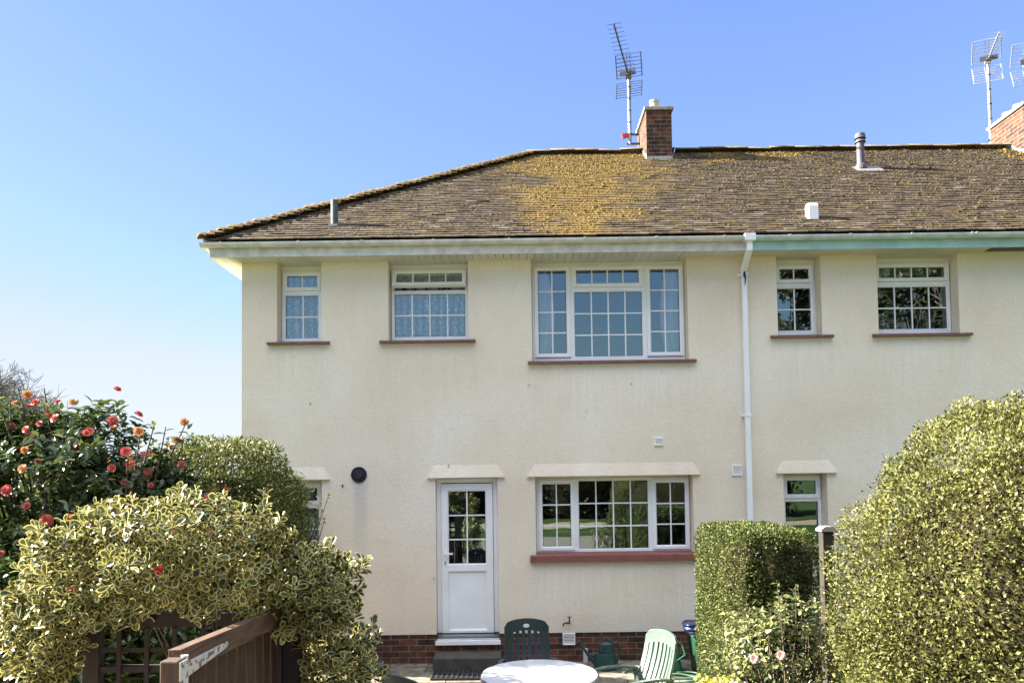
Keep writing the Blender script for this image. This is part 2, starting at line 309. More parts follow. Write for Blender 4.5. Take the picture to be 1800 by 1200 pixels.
# patio of concrete slabs
def slab_extra(M,t,N,b,src):
    L=t.links; a=N.new('ShaderNodeAttribute'); a.attribute_name='tint'
    n=N.new('ShaderNodeTexNoise'); n.inputs['Scale'].default_value=9; n.inputs['Detail'].default_value=8; L.new(src,n.inputs[0])
    r=ramp(N,[(.3,(.10,.085,.065)),(.5,(.20,.175,.135)),(.7,(.29,.26,.20))]); L.new(n.outputs[0],r.inputs[0])
    mr=N.new('ShaderNodeMapRange'); mr.inputs[3].default_value=.8; mr.inputs[4].default_value=1.1; L.new(a.outputs['Fac'],mr.inputs[0])
    mx=N.new('ShaderNodeMix'); mx.data_type='RGBA'; mx.blend_type='MULTIPLY'; mx.inputs[0].default_value=1; L.new(r.outputs[0],mx.inputs[6]); L.new(mr.outputs[0],mx.inputs[7]); L.new(mx.outputs[2],b.inputs['Base Color'])
    n2=N.new('ShaderNodeTexNoise'); n2.inputs['Scale'].default_value=35; n2.inputs['Detail'].default_value=5; L.new(src,n2.inputs[0]); bp=N.new('ShaderNodeBump'); bp.inputs['Strength'].default_value=.5; bp.inputs['Distance'].default_value=.01
    L.new(n2.outputs[0],bp.inputs['Height']); L.new(bp.outputs[0],b.inputs['Normal'])
M_SLAB=mat('patio_concrete',(.3,.27,.2),.9,spec=.2,extra=slab_extra)
mb=MB(); tints=[]
yy=0.0; row=0
while yy>-4.4:
    x=-3.6-(row%2)*.3
    while x<3.0:
        h=random.uniform(-.004,.004); mb.box(x+.006,x+.594,yy-.447,yy-.006,-.05,h); tints+= [random.random()]*8; x+=.6
    yy-=.453; row+=1
pt=mb.build('patio',M_SLAB); a=pt.data.attributes.new('tint','FLOAT','POINT'); a.data.foreach_set('value',tints); tag(pt,kind='structure')
mb=MB(); mb.box(-4.2,3.3,-4.4,0,-.06,-.022); o=mb.build('patio_bedding',mat('sandy_joint',(.12,.10,.07),.95,var=(20,.4))); tag(o,kind='structure')
# pale gravel out of view, added to bounce sunlight onto the wall
V=[(-5.6+i*.5,-9.9+j*.25,gz(-5.6+i*.5,-9.9+j*.25)-.022) for j in range(23) for i in range(25)]; F=[(j*25+i,j*25+i+1,(j+1)*25+i+1,(j+1)*25+i) for j in range(22) for i in range(24)]
tag(npmesh('added_bounce_gravel',V,F,mat('pale_gravel',(.27,.23,.18),.95,spec=.1,var=(60,.35),bump=(90,.8)),smooth=True),kind='structure')
# sandy garden path behind the viewpoint, seen reflected in the windows
mb=MB(); 
for i in range(30):
    x0=-12+i*.8; pts=[(x0,-13.9,gz(x0,-13.9)-.024),(x0+.8,-13.9,gz(x0,-13.9)-.024),(x0+.8,-12.2,gz(x0,-12.2)-.024),(x0,-12.2,gz(x0,-12.2)-.024)]; mb.add(pts,[(0,1,2,3)])
o=mb.build('path',mat('sandy_path',(.36,.27,.17),.95,var=(3,.2))); tag(o,kind='structure')

# ------------------------------------------------------------------ houses
EZ=5.20; TZ=5.385; EY=-.36; RY=3.9; PITCH=(8.30-TZ)/(RY-EY)
XL,XP,XR=-3.6,2.94,12.2
def wall_front(mb,x0,x1,z0,z1,openings,depth=.25,y=0):
    X=sorted(set([x0,x1]+[v for o in openings for v in o[:2]])); Z=sorted(set([z0,z1]+[v for o in openings for v in o[2:4]]))
    for i in range(len(X)-1):
        for j in range(len(Z)-1):
            cx=(X[i]+X[i+1])/2;cz=(Z[j]+Z[j+1])/2
            if any(o[0]<cx<o[1] and o[2]<cz<o[3] for o in openings): continue
            for yy_,s in ((y,1),(y+depth,-1)):
                q=[(X[i],yy_,Z[j]),(X[i+1],yy_,Z[j]),(X[i+1],yy_,Z[j+1]),(X[i],yy_,Z[j+1])]
                mb.add(q,[(0,1,2,3)])
    for o in openings:
        a,b,c,d=o[:4]
        for q in ([(a,y,c),(a,y+depth,c),(a,y+depth,d),(a,y,d)],[(b,y,c),(b,y+depth,c),(b,y+depth,d),(b,y,d)],[(a,y,c),(b,y,c),(b,y+depth,c),(a,y+depth,c)],[(a,y,d),(b,y,d),(b,y+depth,d),(a,y+depth,d)]):
            mb.add(q,[(0,1,2,3)])
def glass_unit(W,x0,x1,z0,z1,cols,rows,yg,bw=.017,tilt=None):
    """pane with its gasket, and the white glazing bars: sub-parts of window W"""
    mb=MB(); mb.add([(x0,yg,z0),(x1,yg,z0),(x1,yg,z1),(x0,yg,z1)],[(0,1,2,3)]); g_=mb.build('glass_pane',M_GLASS,W)
    mb=MB(); mb.ring(x0-.001,x1+.001,z0-.001,z1+.001,.007,yg-.004,yg+.004,.002); k=mb.build('gasket',M_GASK,W)
    out=[g_,k]
    for i in range(1,cols):
        mb=MB(); x=x0+(x1-x0)*i/cols; mb.box(x-bw/2,x+bw/2,yg-.010,yg-.002,z0+.004,z1-.004); out.append(mb.build('glazing_bar',M_PVC,W))
    for j in range(1,rows):
        mb=MB(); z=z0+(z1-z0)*j/rows; mb.box(x0+.004,x1-.004,yg-.0094,yg-.0025,z-bw/2,z+bw/2); out.append(mb.build('glazing_bar',M_PVC,W))
    return out
def window(H,op,frame,lights,sill,mull=(),label=None,head=True):
    """op opening (x0,x1,z0,z1); frame the same for the pvc frame; lights (x0,x1,z0,z1,kind,cols,rows) are glass rectangles"""
    W=MB(); x0,x1,z0,z1=frame; yf,yb=.172,.232
    W.ring(x0,x1,z0,z1,.042,yf,yb,.004)
    for (a,b,c,d) in mull: W.box(a,b,yf+.003,yb-.003,c,d)
    if head and op[3]-z1>.01: W.box(op[0]+.002,op[1]-.002,.19,.225,z1,op[3])
    if op[1]-x1>.012: W.box(x1,op[1],.195,.225,op[2],z1)
    if x0-op[0]>.012: W.box(op[0],x0,.195,.225,op[2],z1)
    W=W.build('window',M_PVC,H,label and 0 or 0)
    if label: W['label']=label
    for (a,b,c,d,kind,cols,rows) in lights:
        if kind=='sash':
            s=MB(); s.ring(a-.052,b+.052,c-.052,d+.052,.052,.150,.215,.014); s.build('sash',M_PVC,W); glass_unit(W,a,b,c,d,cols,rows,.185)
        elif kind=='fixed':
            s=MB(); s.ring(a-.016,b+.016,c-.016,d+.016,.016,.170,.215,.012); s.build('glazing_bead',M_PVC,W); glass_unit(W,a,b,c,d,cols,rows,.190)
        elif kind=='open':   # top-hung vent pushed open
            hz=d+.05; s=MB(); s.ring(a-.052,b+.052,c-.052,d+.052,.052,.150,.215,.014); so_=s.build('open_sash',M_PVC,W)
            parts=[so_]+glass_unit(W,a,b,c,d,cols,rows,.185)
            ang=R(24); ca,sa=math.cos(ang),math.sin(ang)
            for q in parts:
                for v in q.data.vertices:
                    y,z=v.co.y-.175,v.co.z-hz; v.co.y=.165+y*ca+z*sa; v.co.z=hz+(-y*sa+z*ca)
    if sill:
        a,b,zt,th,yo,mt=sill; s=MB()
        s.prism([(-yo,zt-th),(-yo,zt-.004),(.0,zt+.008),(.185,zt+.022),(.185,zt-.006),(-.0,zt-th)],'x',op[0]+.001,op[1]-.001)
        s.prism([(-yo,zt-th),(-yo,zt-.004),(-.001,zt+.008),(-.001,zt-th)],'x',a,op[0]+.001-.0005)
        s.prism([(-yo,zt-th),(-yo,zt-.004),(-.001,zt+.008),(-.001,zt-th)],'x',op[1]-.001+.0005,b)
        s.build('sill',mt,W)
    return W
def hood(H,bx0,bx1,tx0,tx1,z0=2.362,z1=2.525):
    mb=MB(); d=.042
    v=[(bx0,-d,z0),(bx1,-d,z0),(bx1,-d,z0+.012),(bx0,-d,z0+.012),(tx0,-.004,z1),(tx1,-.004,z1),(bx0,0,z0),(bx1,0,z0),(tx0,.004,z1),(tx1,.004,z1)]
    mb.add(v,[(0,1,2,3),(3,2,5,4),(0,6,7,1),(0,3,4,8,6),(1,7,9,5,2),(4,5,9,8)])
    mb.build('hood_mould',M_WALL,H)

def tiles(name,poly,org,u,v,mats,parent,w=.166,gauge=.1,seed=1,back=False):
    """plain tiles laid in courses over polygon (in u,v metres); every tile a wedge with its own tilt and tint"""
    rg=np.random.default_rng(seed); u=np.array(u,float);v=np.array(v,float);u/=np.linalg.norm(u);v/=np.linalg.norm(v);n=np.cross(u,v); n=n if n[2]>0 else -n
    poly=np.array(poly); umin,umax=poly[:,0].min(),poly[:,0].max(); vmax=poly[:,1].max()
    def urange(vv):
        xs_=[]
        for i in range(len(poly)):
            a,b=poly[i],poly[(i+1)%len(poly)]
            if (a[1]-vv)*(b[1]-vv)<=0 and abs(a[1]-b[1])>1e-9: xs_.append(a[0]+(b[0]-a[0])*(vv-a[1])/(b[1]-a[1]))
        return (min(xs_),max(xs_)) if len(xs_)>1 else (0,0)
    Vs=[];Fs=[];T=[]; nc=int(vmax/gauge)
    for c in range(nc):
        v0=c*gauge; a,b=urange(min(v0+.03,vmax-.001)); cj=rg.normal(0,.002)
        k0=math.floor(a/w)-1; k1=math.ceil(b/w)+1
        wav=.006*math.sin(c*.7)
        for k in range(k0,k1):
            c0=max((k+.5*(c%2))*w,a); c1=min((k+1+.5*(c%2))*w,b)
            if c1-c0<.02: continue
            l=v0+cj+rg.normal(0,.004); t=.013+rg.uniform(0,.004); lift=abs(rg.normal(0,.003)); j=rg.normal(0,.0035); g_=.0015
            if rg.random()<.012: l+=rg.uniform(-.03,.02)
            h0=.019+lift+rg.normal(0,.0012); h0b=h0+rg.normal(0,.0012); hu=.008
            P_=[(c0+g_,l+j,h0),(c1-g_,l-j,h0b),(c1-g_,v0+gauge+.03,hu),(c0+g_,v0+gauge+.03,hu),(c0+g_,l+j,h0-t),(c1-g_,l-j,h0b-t)]
            bi=len(Vs)
            for q in P_: Vs.append(np.array(org)+u*q[0]+v*q[1]+n*q[2])
            Fs+= [(bi,bi+1,bi+2,bi+3),(bi+4,bi+5,bi+1,bi),(bi+4,bi,bi+3,bi+3),(bi+1,bi+5,bi+2,bi+2)]
            T+= [rg.random()]*6
    quads=[f for f in Fs if len(set(f))==4]; tris=[f[:3] if f[2]==f[3] else f for f in Fs if len(set(f))==3]
    F4=quads+[(f[0],f[1],f[2],f[2]) for f in tris]
    me=bpy.data.meshes.new(name); me.from_pydata([tuple(x) for x in Vs],[],quads+[tuple(f) for f in tris]); me.materials.append(mats)
    a_=me.attributes.new('tint','FLOAT','POINT'); a_.data.foreach_set('value',np.array(T,np.float32)); me.update()
    o=bpy.data.objects.new(name,me); COL.objects.link(o); o.parent=parent; return o
def moss_amt(x,y):
    """golden moss on the roof: 0..1"""
    n=mnoise.fractal((x*1.3,y*1.6,3.1),1,2,4); s=min(1,max(0,(y+.36)/4.26))
    c=.9+.25*s; hw=1.0+1.1*s
    a=1-abs(x-c)/hw if hw>0 else 0
    a=a*1.15+n*.8+.02-(1-s)*.5
    b=(s-.80)*4.5-.15+n*1.2-abs(x-4.5)*.25
    return max(0,min(1,max(a,b)))
def roof_extra(M,t,N,b,src):
    L=t.links; a=N.new('ShaderNodeAttribute'); a.attribute_name='tint'
    r=ramp(N,[(0,(.026,.019,.015)),(.3,(.041,.030,.024)),(.6,(.052,.039,.031)),(.88,(.068,.053,.043)),(.985,(.13,.11,.09))]); L.new(a.outputs['Fac'],r.inputs[0])
    n=N.new('ShaderNodeTexNoise'); n.inputs['Scale'].default_value=16; n.inputs['Detail'].default_value=8; n.inputs['Roughness'].default_value=.7; L.new(src,n.inputs[0])
    r2=ramp(N,[(.33,(.68,.66,.64)),(.5,(1,1,1)),(.72,(1.35,1.3,1.22))]); L.new(n.outputs[0],r2.inputs[0])
    mx=N.new('ShaderNodeMix'); mx.data_type='RGBA'; mx.blend_type='MULTIPLY'; mx.inputs[0].default_value=1; L.new(r.outputs[0],mx.inputs[6]); L.new(r2.outputs[0],mx.inputs[7])
    n3=N.new('ShaderNodeTexNoise'); n3.inputs['Scale'].default_value=3.5; n3.inputs['Detail'].default_value=9; n3.inputs['Roughness'].default_value=.75; L.new(src,n3.inputs[0])
    r3=ramp(N,[(.50,(0,0,0)),(.60,(1,1,1))]); L.new(n3.outputs[0],r3.inputs[0])
    m2=N.new('ShaderNodeMix'); m2.data_type='RGBA'; L.new(r3.outputs[0],m2.inputs[0]); L.new(mx.outputs[2],m2.inputs[6]); m2.inputs[7].default_value=(.072,.058,.024,1)
    ms=N.new('ShaderNodeAttribute'); ms.attribute_name='moss'; n4=N.new('ShaderNodeTexNoise'); n4.inputs['Scale'].default_value=14; n4.inputs['Detail'].default_value=6; L.new(src,n4.inputs[0])
    ad=N.new('ShaderNodeMath'); ad.operation='ADD'; L.new(ms.outputs['Fac'],ad.inputs[0]); L.new(n4.outputs[0],ad.inputs[1])
    r4=ramp(N,[(.45,(0,0,0)),(1.05,(.95,.95,.95))]); L.new(ad.outputs[0],r4.inputs[0])
    m4=N.new('ShaderNodeMix'); m4.data_type='RGBA'; L.new(r4.outputs[0],m4.inputs[0]); L.new(m2.outputs[2],m4.inputs[6]); m4.inputs[7].default_value=(.17,.11,.030,1)
    L.new(m4.outputs[2],b.inputs['Base Color'])
    bp=N.new('ShaderNodeBump'); bp.inputs['Strength'].default_value=.7; bp.inputs['Distance'].default_value=.012; L.new(n.outputs[0],bp.inputs['Height']); L.new(bp.outputs[0],b.inputs['Normal'])
M_TILE=mat('clay_tile',(.12,.09,.07),.9,spec=.2,extra=roof_extra)
M_UNDER=mat('roof_underlay',(.03,.025,.02),.95)
def moss_extra(c1,c2):
    def f(M,t,N,b,src):
        a=N.new('ShaderNodeAttribute'); a.attribute_name='tint'; r=ramp(N,[(0,c1),(1,c2)]); t.links.new(a.outputs['Fac'],r.inputs[0]); t.links.new(r.outputs[0],b.inputs['Base Color'])
    return f
M_MOSS=mat('golden_moss',(.25,.18,.04),.95,spec=.1,extra=moss_extra((.08,.055,.018),(.20,.14,.042)))
M_MOSS2=mat('brown_moss',(.1,.09,.04),.95,spec=.1,extra=moss_extra((.04,.032,.02),(.10,.078,.045)))
def add_moss_attr(o):
    me=o.data; a=me.attributes.new('moss','FLOAT','POINT'); vals=[moss_amt(v.co.x,v.co.y) if v.co.y<4.2 and v.co.x>-2 else 0 for v in me.vertices]; a.data.foreach_set('value',vals)
def zroof(x,y): return TZ+(y-EY)*PITCH
def moss_lumps(name,xa,xb,count,dens,mt,parent,seed,smin,smax):
    rg=np.random.default_rng(seed); V=[];F=[];T=[]; n=np.array((0,-PITCH,1));n/=np.linalg.norm(n); vv=np.array((0,1,PITCH));vv/=np.linalg.norm(vv)
    k=0; tries=0
    while k<count and tries<count*12:
        tries+=1; x=rg.uniform(xa,xb); y=rg.uniform(EY+.05,RY-.04)
        if x< -3.9+(y-EY)+.1: continue
        if rg.random()>dens(x,y): continue
        c=round((y-EY)/.1*1.213)/1.213*.1+EY if rg.random()<.5 else y
        r=rg.uniform(smin,smax)*(1 if rg.random()<.9 else 1.6); h=r*rg.uniform(.35,.8); p=np.array((x,c,zroof(x,c)))+n*.013; b=len(V)
        m_=7; ph=rg.uniform(0,6)
        for i in range(m_):
            q=ph+i*2*math.pi/m_; rr=r*rg.uniform(.7,1.25); V.append(p+np.array((1,0,0))*math.cos(q)*rr*1.2+vv*math.sin(q)*rr*.8-n*.004)
        for i in range(m_):
            q=ph+i*2*math.pi/m_; rr=r*.55*rg.uniform(.7,1.2); V.append(p+np.array((1,0,0))*math.cos(q)*rr*1.2+vv*math.sin(q)*rr*.8+n*h*rg.uniform(.7,1))
        V.append(p+n*h*1.1)
        for i in range(m_):
            j=(i+1)%m_; F+= [(b+i,b+j,b+m_+j),(b+i,b+m_+j,b+m_+i),(b+m_+i,b+m_+j,b+2*m_)]
        T+= [rg.random()]*(2*m_+1); k+=1
    o=npmesh(name,V,F,mt,parent,attrs={'tint':('POINT',T)}); o['kind']='stuff'; return o
def bonnets(name,parent,x0,y0,x1,y1,n=50):
    """bonnet hip tiles overlapping up the hip, each a curved cap"""
    V=[];F=[];T=[];rg=np.random.default_rng(5)
    a=Vector((x0,y0,zroof(0,y0)));b=Vector((x1,y1,zroof(0,y1))); d=(b-a).normalized(); sd=Vector((1,-1,0)).normalized() if (y1>y0) else Vector((1,1,0)).normalized()
    L=(b-a).length; up=sd.cross(d); up=up if up.z>0 else -up
    for i in range(n):
        s=L*i/n; ln=L/n*1.75; k=len(V); wd=.145+rg.uniform(-.008,.01); lift=.048+rg.uniform(0,.018); tw=rg.normal(0,.012)
        for e,(ss,hh,ww) in enumerate(((s,lift+.045,wd),(s+ln,lift-.022,wd*.72),(s,lift+.018,wd*.97))):
            for q in range(7):
                an=-1.15+2.3*q/6; V.append(a+d*ss+sd*(math.sin(an)*ww+tw)+up*(hh+(math.cos(an)-1)*ww*.62))
        for q in range(6): F+= [(k+q,k+q+1,k+7+q+1,k+7+q),(k+14+q,k+14+q+1,k+q+1,k+q)]
        T+= [rg.random()]*21
    o=npmesh(name,[tuple(v) for v in V],F,M_TILE,parent,attrs={'tint':('POINT',T),'moss':('POINT',[.32*random.random() for _ in T])},smooth=False); return o
def ridge_tiles(parent,x0,x1):
    V=[];F=[];T=[];M=[];rg=np.random.default_rng(9); x=x0; zr=zroof(0,RY)
    while x<x1-.05:
        ln=min(.44,x1-x); k=len(V); dz=rg.normal(0,.008); dz2=dz+rg.normal(0,.006)
        for xx,dd,sc in ((x,dz,1),(x+ln+.0,dz2,.97),(x,dz,.88)):
            for q in range(9):
                an=-1.35+2.7*q/8; V.append((xx,RY+math.sin(an)*.125*sc,zr+.015+dd+(math.cos(an))*.075*sc))
        for q in range(8): F+= [(k+q,k+q+1,k+9+q+1,k+9+q),(k+18+q,k+18+q+1,k+q+1,k+q)]
        T+=[rg.uniform(.85,1)]*27; x+=ln-.012
    o=npmesh('ridge_tiles',V,F,M_TILE,parent,attrs={'tint':('POINT',T),'moss':('POINT',[.3*random.random() for _ in T])}); return o
def chimney(H,x0,x1,y0,y1,zb,zt,pots):
    mb=MB(); mb.box(x0,x1,y0,y1,zb,zt-.06); C=mb.build('chimney',M_BRICK,H,uv=True,bevel=.004)
    mb=MB(); mb.box(x0-.035,x1+.035,y0-.04,y1+.04,zt-.06,zt); mb.build('cap_slab',M_CAP,C,bevel=.008)
    mb=MB(); zf=zroof(0,y0); 
    mb.box(x0-.006,x1+.006,y0-.012,y0,zf-.05,zf+.06)
    mb.prism([(y0-.012,zf+.02),(y0-.012,zf+.09),(y0+.2,zf+.2),(RY,zroof(0,RY)+.11),(y1,zroof(0,RY)-(y1-RY)*PITCH+.10),(y1,zf-.05),(y0+.1,zf-.05)],'x',x0-.008,x0-.001)
    mb.prism([(y0-.012,zf+.02),(y0-.012,zf+.09),(y0+.2,zf+.2),(RY,zroof(0,RY)+.11),(y1,zroof(0,RY)-(y1-RY)*PITCH+.10),(y1,zf-.05),(y0+.1,zf-.05)],'x',x1+.001,x1+.008)
    mb.build('flashing',M_LEAD,C)
    for (px,py,hh) in pots:
        mb=MB(); mb.lathe([(.085,0),(.08,hh*.8),(.09,hh*.82),(.09,hh),(.06,hh),(.058,.02)],(px,py,zt-.001),20); mb.build('chimney_pot',M_POT,C,smooth=False)
    return C
def gutter(H,x0,x1,mt,brk,xside=None):
    """half-round gutter on the fascia with its clips as sub-parts"""
    mb=MB(); cy,cz,ro,ri=-.352,5.348,.056,.050; n=10
    prof=[(cy+ro*math.cos(math.pi+math.pi*k/n),cz+ro*math.sin(math.pi+math.pi*k/n)) for k in range(n+1)]+[(cy+ri*math.cos(2*math.pi-math.pi*k/n),cz+ri*math.sin(2*math.pi-math.pi*k/n)) for k in range(n+1)]
    vs=[(x0,p[0],p[1]) for p in prof]+[(x1,p[0],p[1]) for p in prof]; m_=len(prof)
    mb.add(vs,[(k,k+m_,(k+1)%m_+m_,(k+1)%m_) for k in range(m_)])
    for xe in (x0,x1):
        mb.add([(xe,p[0],p[1]) for p in prof[:n+1]],[tuple(range(n+1))])
    G=mb.build('gutter',mt,H)
    for x in brk:
        wd=.014; mb=MB(); po=[(cy+(ro+.006)*math.cos(math.pi+math.pi*k/n),cz+.006+(ro+.006)*math.sin(math.pi+math.pi*k/n)) for k in range(n+1)]; pi_=[(p[0]*.999+cy*.001,p[1]) for p in [(cy+(ro+.0005)*math.cos(2*math.pi-math.pi*k/n),cz+(ro+.0005)*math.sin(2*math.pi-math.pi*k/n)) for k in range(n+1)]]
        pr=po+pi_; mb.prism(pr,'x',x-wd,x+wd); mb.build('gutter_clip',mt,G)
    return G

# ---- the nearer house, left of the downpipe
H=empty('rendered_house',(0,0,0),'cream two storey house with hipped mossy roof and white back door','house')
OPL=[(-3.142,-2.567,4.15,EZ),(-1.69,-.65,4.15,EZ),(.174,2.21,3.855,EZ),(-3.142,-2.567,1.35,2.362),(-1.10,-.297,.24,2.362),(.19,2.226,1.35,2.362)]
mb=MB(); wall_front(mb,XL,XP,.364,EZ+.02,[(a,b,max(c,.364),d if d<EZ else EZ+.02) for a,b,c,d in OPL])
mb.add([(XL,0,.364),(XL,7.8,.364),(XL,7.8,EZ+.02),(XL,0,EZ+.02)],[(0,1,2,3)]); mb.add([(XL,7.8,0),(XP,7.8,0),(XP,7.8,EZ+.02),(XL,7.8,EZ+.02)],[(0,1,2,3)])
mb.add([(XL,0,.364),(XP,0,.364),(XP,.02,.364),(XL,.02,.364)],[(0,1,2,3)])
mb.build('rendered_wall',M_WALL,H)
mb=MB(); wall_front(mb,XL+.014,XP,-.1,.364,[(-1.10,-.297,.24,.364)],y=.014); mb.add([(XL+.014,.014,-.1),(XL+.014,7.8,-.1),(XL+.014,7.8,.364),(XL+.014,.014,.364)],[(0,1,2,3)])
mb.build('brick_plinth',M_BRICK,H,uv=True)
def interior(H,x0,x1,parts):
    mb=MB(); mb.box(x0+.02,x1-.02,.26,7.7,2.56,2.76); mb.box(x0+.02,x1-.02,.26,7.7,.05,.2); mb.build('inner_floor',M_FLOOR,H)
    mb=MB(); mb.box(x0+.02,x1-.02,.0+.24,7.7,EZ+.03,EZ+.08); mb.box(x0+.25,x1-.1,3.9,4.0,.2,EZ+.03)
    for p in parts: mb.box(p-.05,p+.05,.27,3.9,.2,EZ+.03)
    mb.build('inner_wall',M_WOODIN,H)
interior(H,XL,XP,[-2.1,-.1])
# windows of the upper floor
W=window(H,OPL[0],(-3.13,-2.61,4.19,5.13),[(-3.06,-2.663,4.918,5.062,'sash',2,1),(-3.084,-2.624,4.236,4.80,'fixed',2,2)],(-3.26,-2.453,4.15,.034,.06,M_SILLB),mull=[(-3.09,-2.65,4.80+.01,4.868)],label='small upper window at the corner, lace curtain behind')
W=window(H,OPL[1],(-1.68,-.66,4.185,5.13),[(-1.60,-.735,4.915,5.065,'open',4,1),(-1.639,-.703,4.235,4.80,'fixed',4,2)],(-1.802,-.558,4.15,.034,.06,M_SILLB),mull=[(-1.64,-.70,4.812,4.852)],label='upper window with its top vent pushed open')
W=window(H,OPL[2],(.19,2.205,3.885,5.15),[(.268,.638,3.985,5.09,'sash',2,4),(.778,1.605,4.915,5.09,'sash',4,1),(.749,1.643,3.94,4.80,'fixed',4,3),(1.756,2.136,3.985,5.09,'sash',2,4)],(.118,2.299,3.855,.036,.06,M_SILLB),
   mull=[(.69,.733,3.927,5.108),(1.659,1.703,3.927,5.108),(.733,1.659,4.816,4.862)],label='wide upper bedroom window with white curtains at both sides')
# ground floor
W=window(H,OPL[3],(-3.13,-2.61,1.39,2.33),[(-3.06,-2.67,2.09,2.26,'sash',2,1),(-3.084,-2.624,1.44,1.99,'fixed',2,2)],(-3.2,-2.5,1.35,.085,.05,M_SILL),mull=[(-3.09,-2.65,2.006,2.04)],label='ground floor window half hidden behind the shrubs')
W=window(H,OPL[5],(.205,2.22,1.372,2.34),[(.285,.655,1.45,2.262,'sash',2,3),(.763,1.670,1.412,2.300,'fixed',4,3),(1.779,2.155,1.45,2.262,'sash',2,3)],(.115,2.285,1.35,.085,.055,M_SILL),mull=[(.707,.747,1.414,2.298),(1.686,1.727,1.414,2.298)],label='wide kitchen window over the red sill')
hood(H,-1.203,-.203,-1.106,-.29); hood(H,.088,2.321,.188,2.235); hood(H,-3.25,-2.46,-3.16,-2.55)
# back door
D=MB(); D.ring(-1.098,-.30,.285,2.36-.002,.062,.10,.17,.006); D.box(-1.112,-.281,-.035,.16,.232,.283); D.box(-1.098,-.30,.04,.12,.2845,.300)
D=D.build('door',M_PVC,H,bevel=.002)
mb=MB(); xl,xr,zb,zt=-1.033,-.366,.318,2.285; yf=.075
# leaf: stiles and rails around glass and panel
mb.box(xl,-.955,yf,.15,zb,zt); mb.box(-.447,xr,yf,.15,zb,zt); mb.box(-.955,-.447,yf,.15,2.20,zt); mb.box(-.955,-.447,yf,.15,1.155,1.237); mb.box(-.955,-.447,yf,.15,zb,.392)
mb.build('door_leaf',M_PVC,D,bevel=.003)
mb=MB(); mb.ring(-.955,-.447,1.237,2.20,.014,yf+.004,.14,.010); mb.ring(-.955,-.447,.392,1.155,.016,yf+.004,.14,.012); mb.build('door_beading',M_PVC,D)
mb=MB(); mb.box(-.938,-.464,yf+.022,.13,.409,1.138); mb.build('door_panel',M_PVC,D)
glass_unit(D,-.941,-.461,1.251,2.186,2,3,yf+.03)
mb=MB(); mb.box(xl+.03,xl+.062,yf-.008,yf,1.22,1.44); mb.box(xl+.038,xl+.054,yf-.04,yf-.008,1.375,1.391); mb.box(xl+.038,xl+.150,yf-.048,yf-.034,1.372,1.394); mb.build('door_handle',M_PVC,D,bevel=.003)
mb=MB(); mb.box(xl+.041,xl+.051,yf-.012,yf-.009,1.245,1.285); mb.build('lock',M_BLACK,D)
# step
mb=MB(); mb.box(-1.11,-.27,-.36,.012,-.02,.145); mb.build('door_step',M_CONC,H,bevel=.012)
# soffit, fascia, gutter
mb=MB(); x=XL-.28
while x<XP: mb.box(x+.003,min(x+.097,XP),-.279,(.235 if x>XL else -.003),EZ-.0,EZ+.009); x+=.1
y=0
while y<8.05: mb.box(XL-.279,XL-.002,y+.003,y+.097,EZ,EZ+.008); y+=.1
mb.build('soffit',M_SOFF,H)
mb=MB(); mb.box(XL-.30,XP-.002,-.30,-.28,EZ-.012,5.365); mb.box(XL-.30,XL-.28,-.279,8.1,EZ-.012,5.365); mb.build('fascia',M_PVCG,H,bevel=.003)
G=gutter(H,-3.985,XP-.06,M_PVCG,[-3.72,-2.74,-1.95,-1.05,-.1,.85,1.75,2.6],0)
mb=MB(); n=10; cx,cz=XL-.352,5.348
for k in range(n):
    a0=math.pi+math.pi*k/n;a1=math.pi+math.pi*(k+1)/n
    mb.add([(cx+.055*math.cos(a0),-.352,cz+.055*math.sin(a0)),(cx+.055*math.cos(a1),-.352,cz+.055*math.sin(a1)),(cx+.055*math.cos(a1),8.1,cz+.055*math.sin(a1)),(cx+.055*math.cos(a0),8.1,cz+.055*math.sin(a0))],[(0,1,2,3)])
mb.build('side_gutter',M_PVCG,H)
mb=MB(); mb.box(-1.075,-.985,-.414,-.296,5.287,5.356); 
# roof
sl_=math.hypot(RY-EY,zroof(0,RY)-TZ); hx=XL-.36+(RY-EY)
RF=MB(); e=.004; RYB=2*RY-EY
RF.add([(XL-.36,EY,TZ-.0),(XP,EY,TZ),(XP,RY,zroof(0,RY)),(hx,RY,zroof(0,RY)),(XL-.36,RYB,TZ),(XP,RYB,TZ)],[(0,1,2,3),(0,3,4),(3,2,5,4)])
RF=RF.build('roof',M_UNDER,H)
t1=tiles('roof_tiles',[(-3.96,0),(XP,0),(XP,sl_),(hx,sl_)],(0,EY,TZ),(1,0,0),(0,1,PITCH),M_TILE,RF,seed=1); add_moss_attr(t1)
t2=tiles('side_roof_tiles',[(EY,0),(RYB,0),(RY,sl_)],(XL-.36,0,TZ),(0,1,0),(1,0,PITCH),M_TILE,RF,seed=2); add_moss_attr(t2)
bonnets('hip_tiles',RF,XL-.36,EY,hx,RY); bonnets('hip_tiles',RF,XL-.36,RYB,hx,RY)if False else None
ridge_tiles(RF,hx-.1,XP)
moss_lumps('moss',-3.9,XP,6000,lambda x,y:moss_amt(x,y)**1.3,M_MOSS,RF,3,.007,.021)
moss_lumps('brown_moss',-3.9,XP,3500,lambda x,y:.25+.4*mnoise.noise((x*2,y*3,1)),M_MOSS2,RF,4,.008,.018)
CH=chimney(H,2.333,2.79,3.43,4.4,7.3,8.935,[(2.52,3.62,.20)])
mb=MB(); mb.tube([(-2.423,.14,5.66),(-2.423,.14,6.065)],.047,16); mb.tube([(-2.423,.14,5.70),(-2.423,.10,5.74)],.07,12); mb.build('soil_vent_pipe',M_SOIL,H,smooth=False)
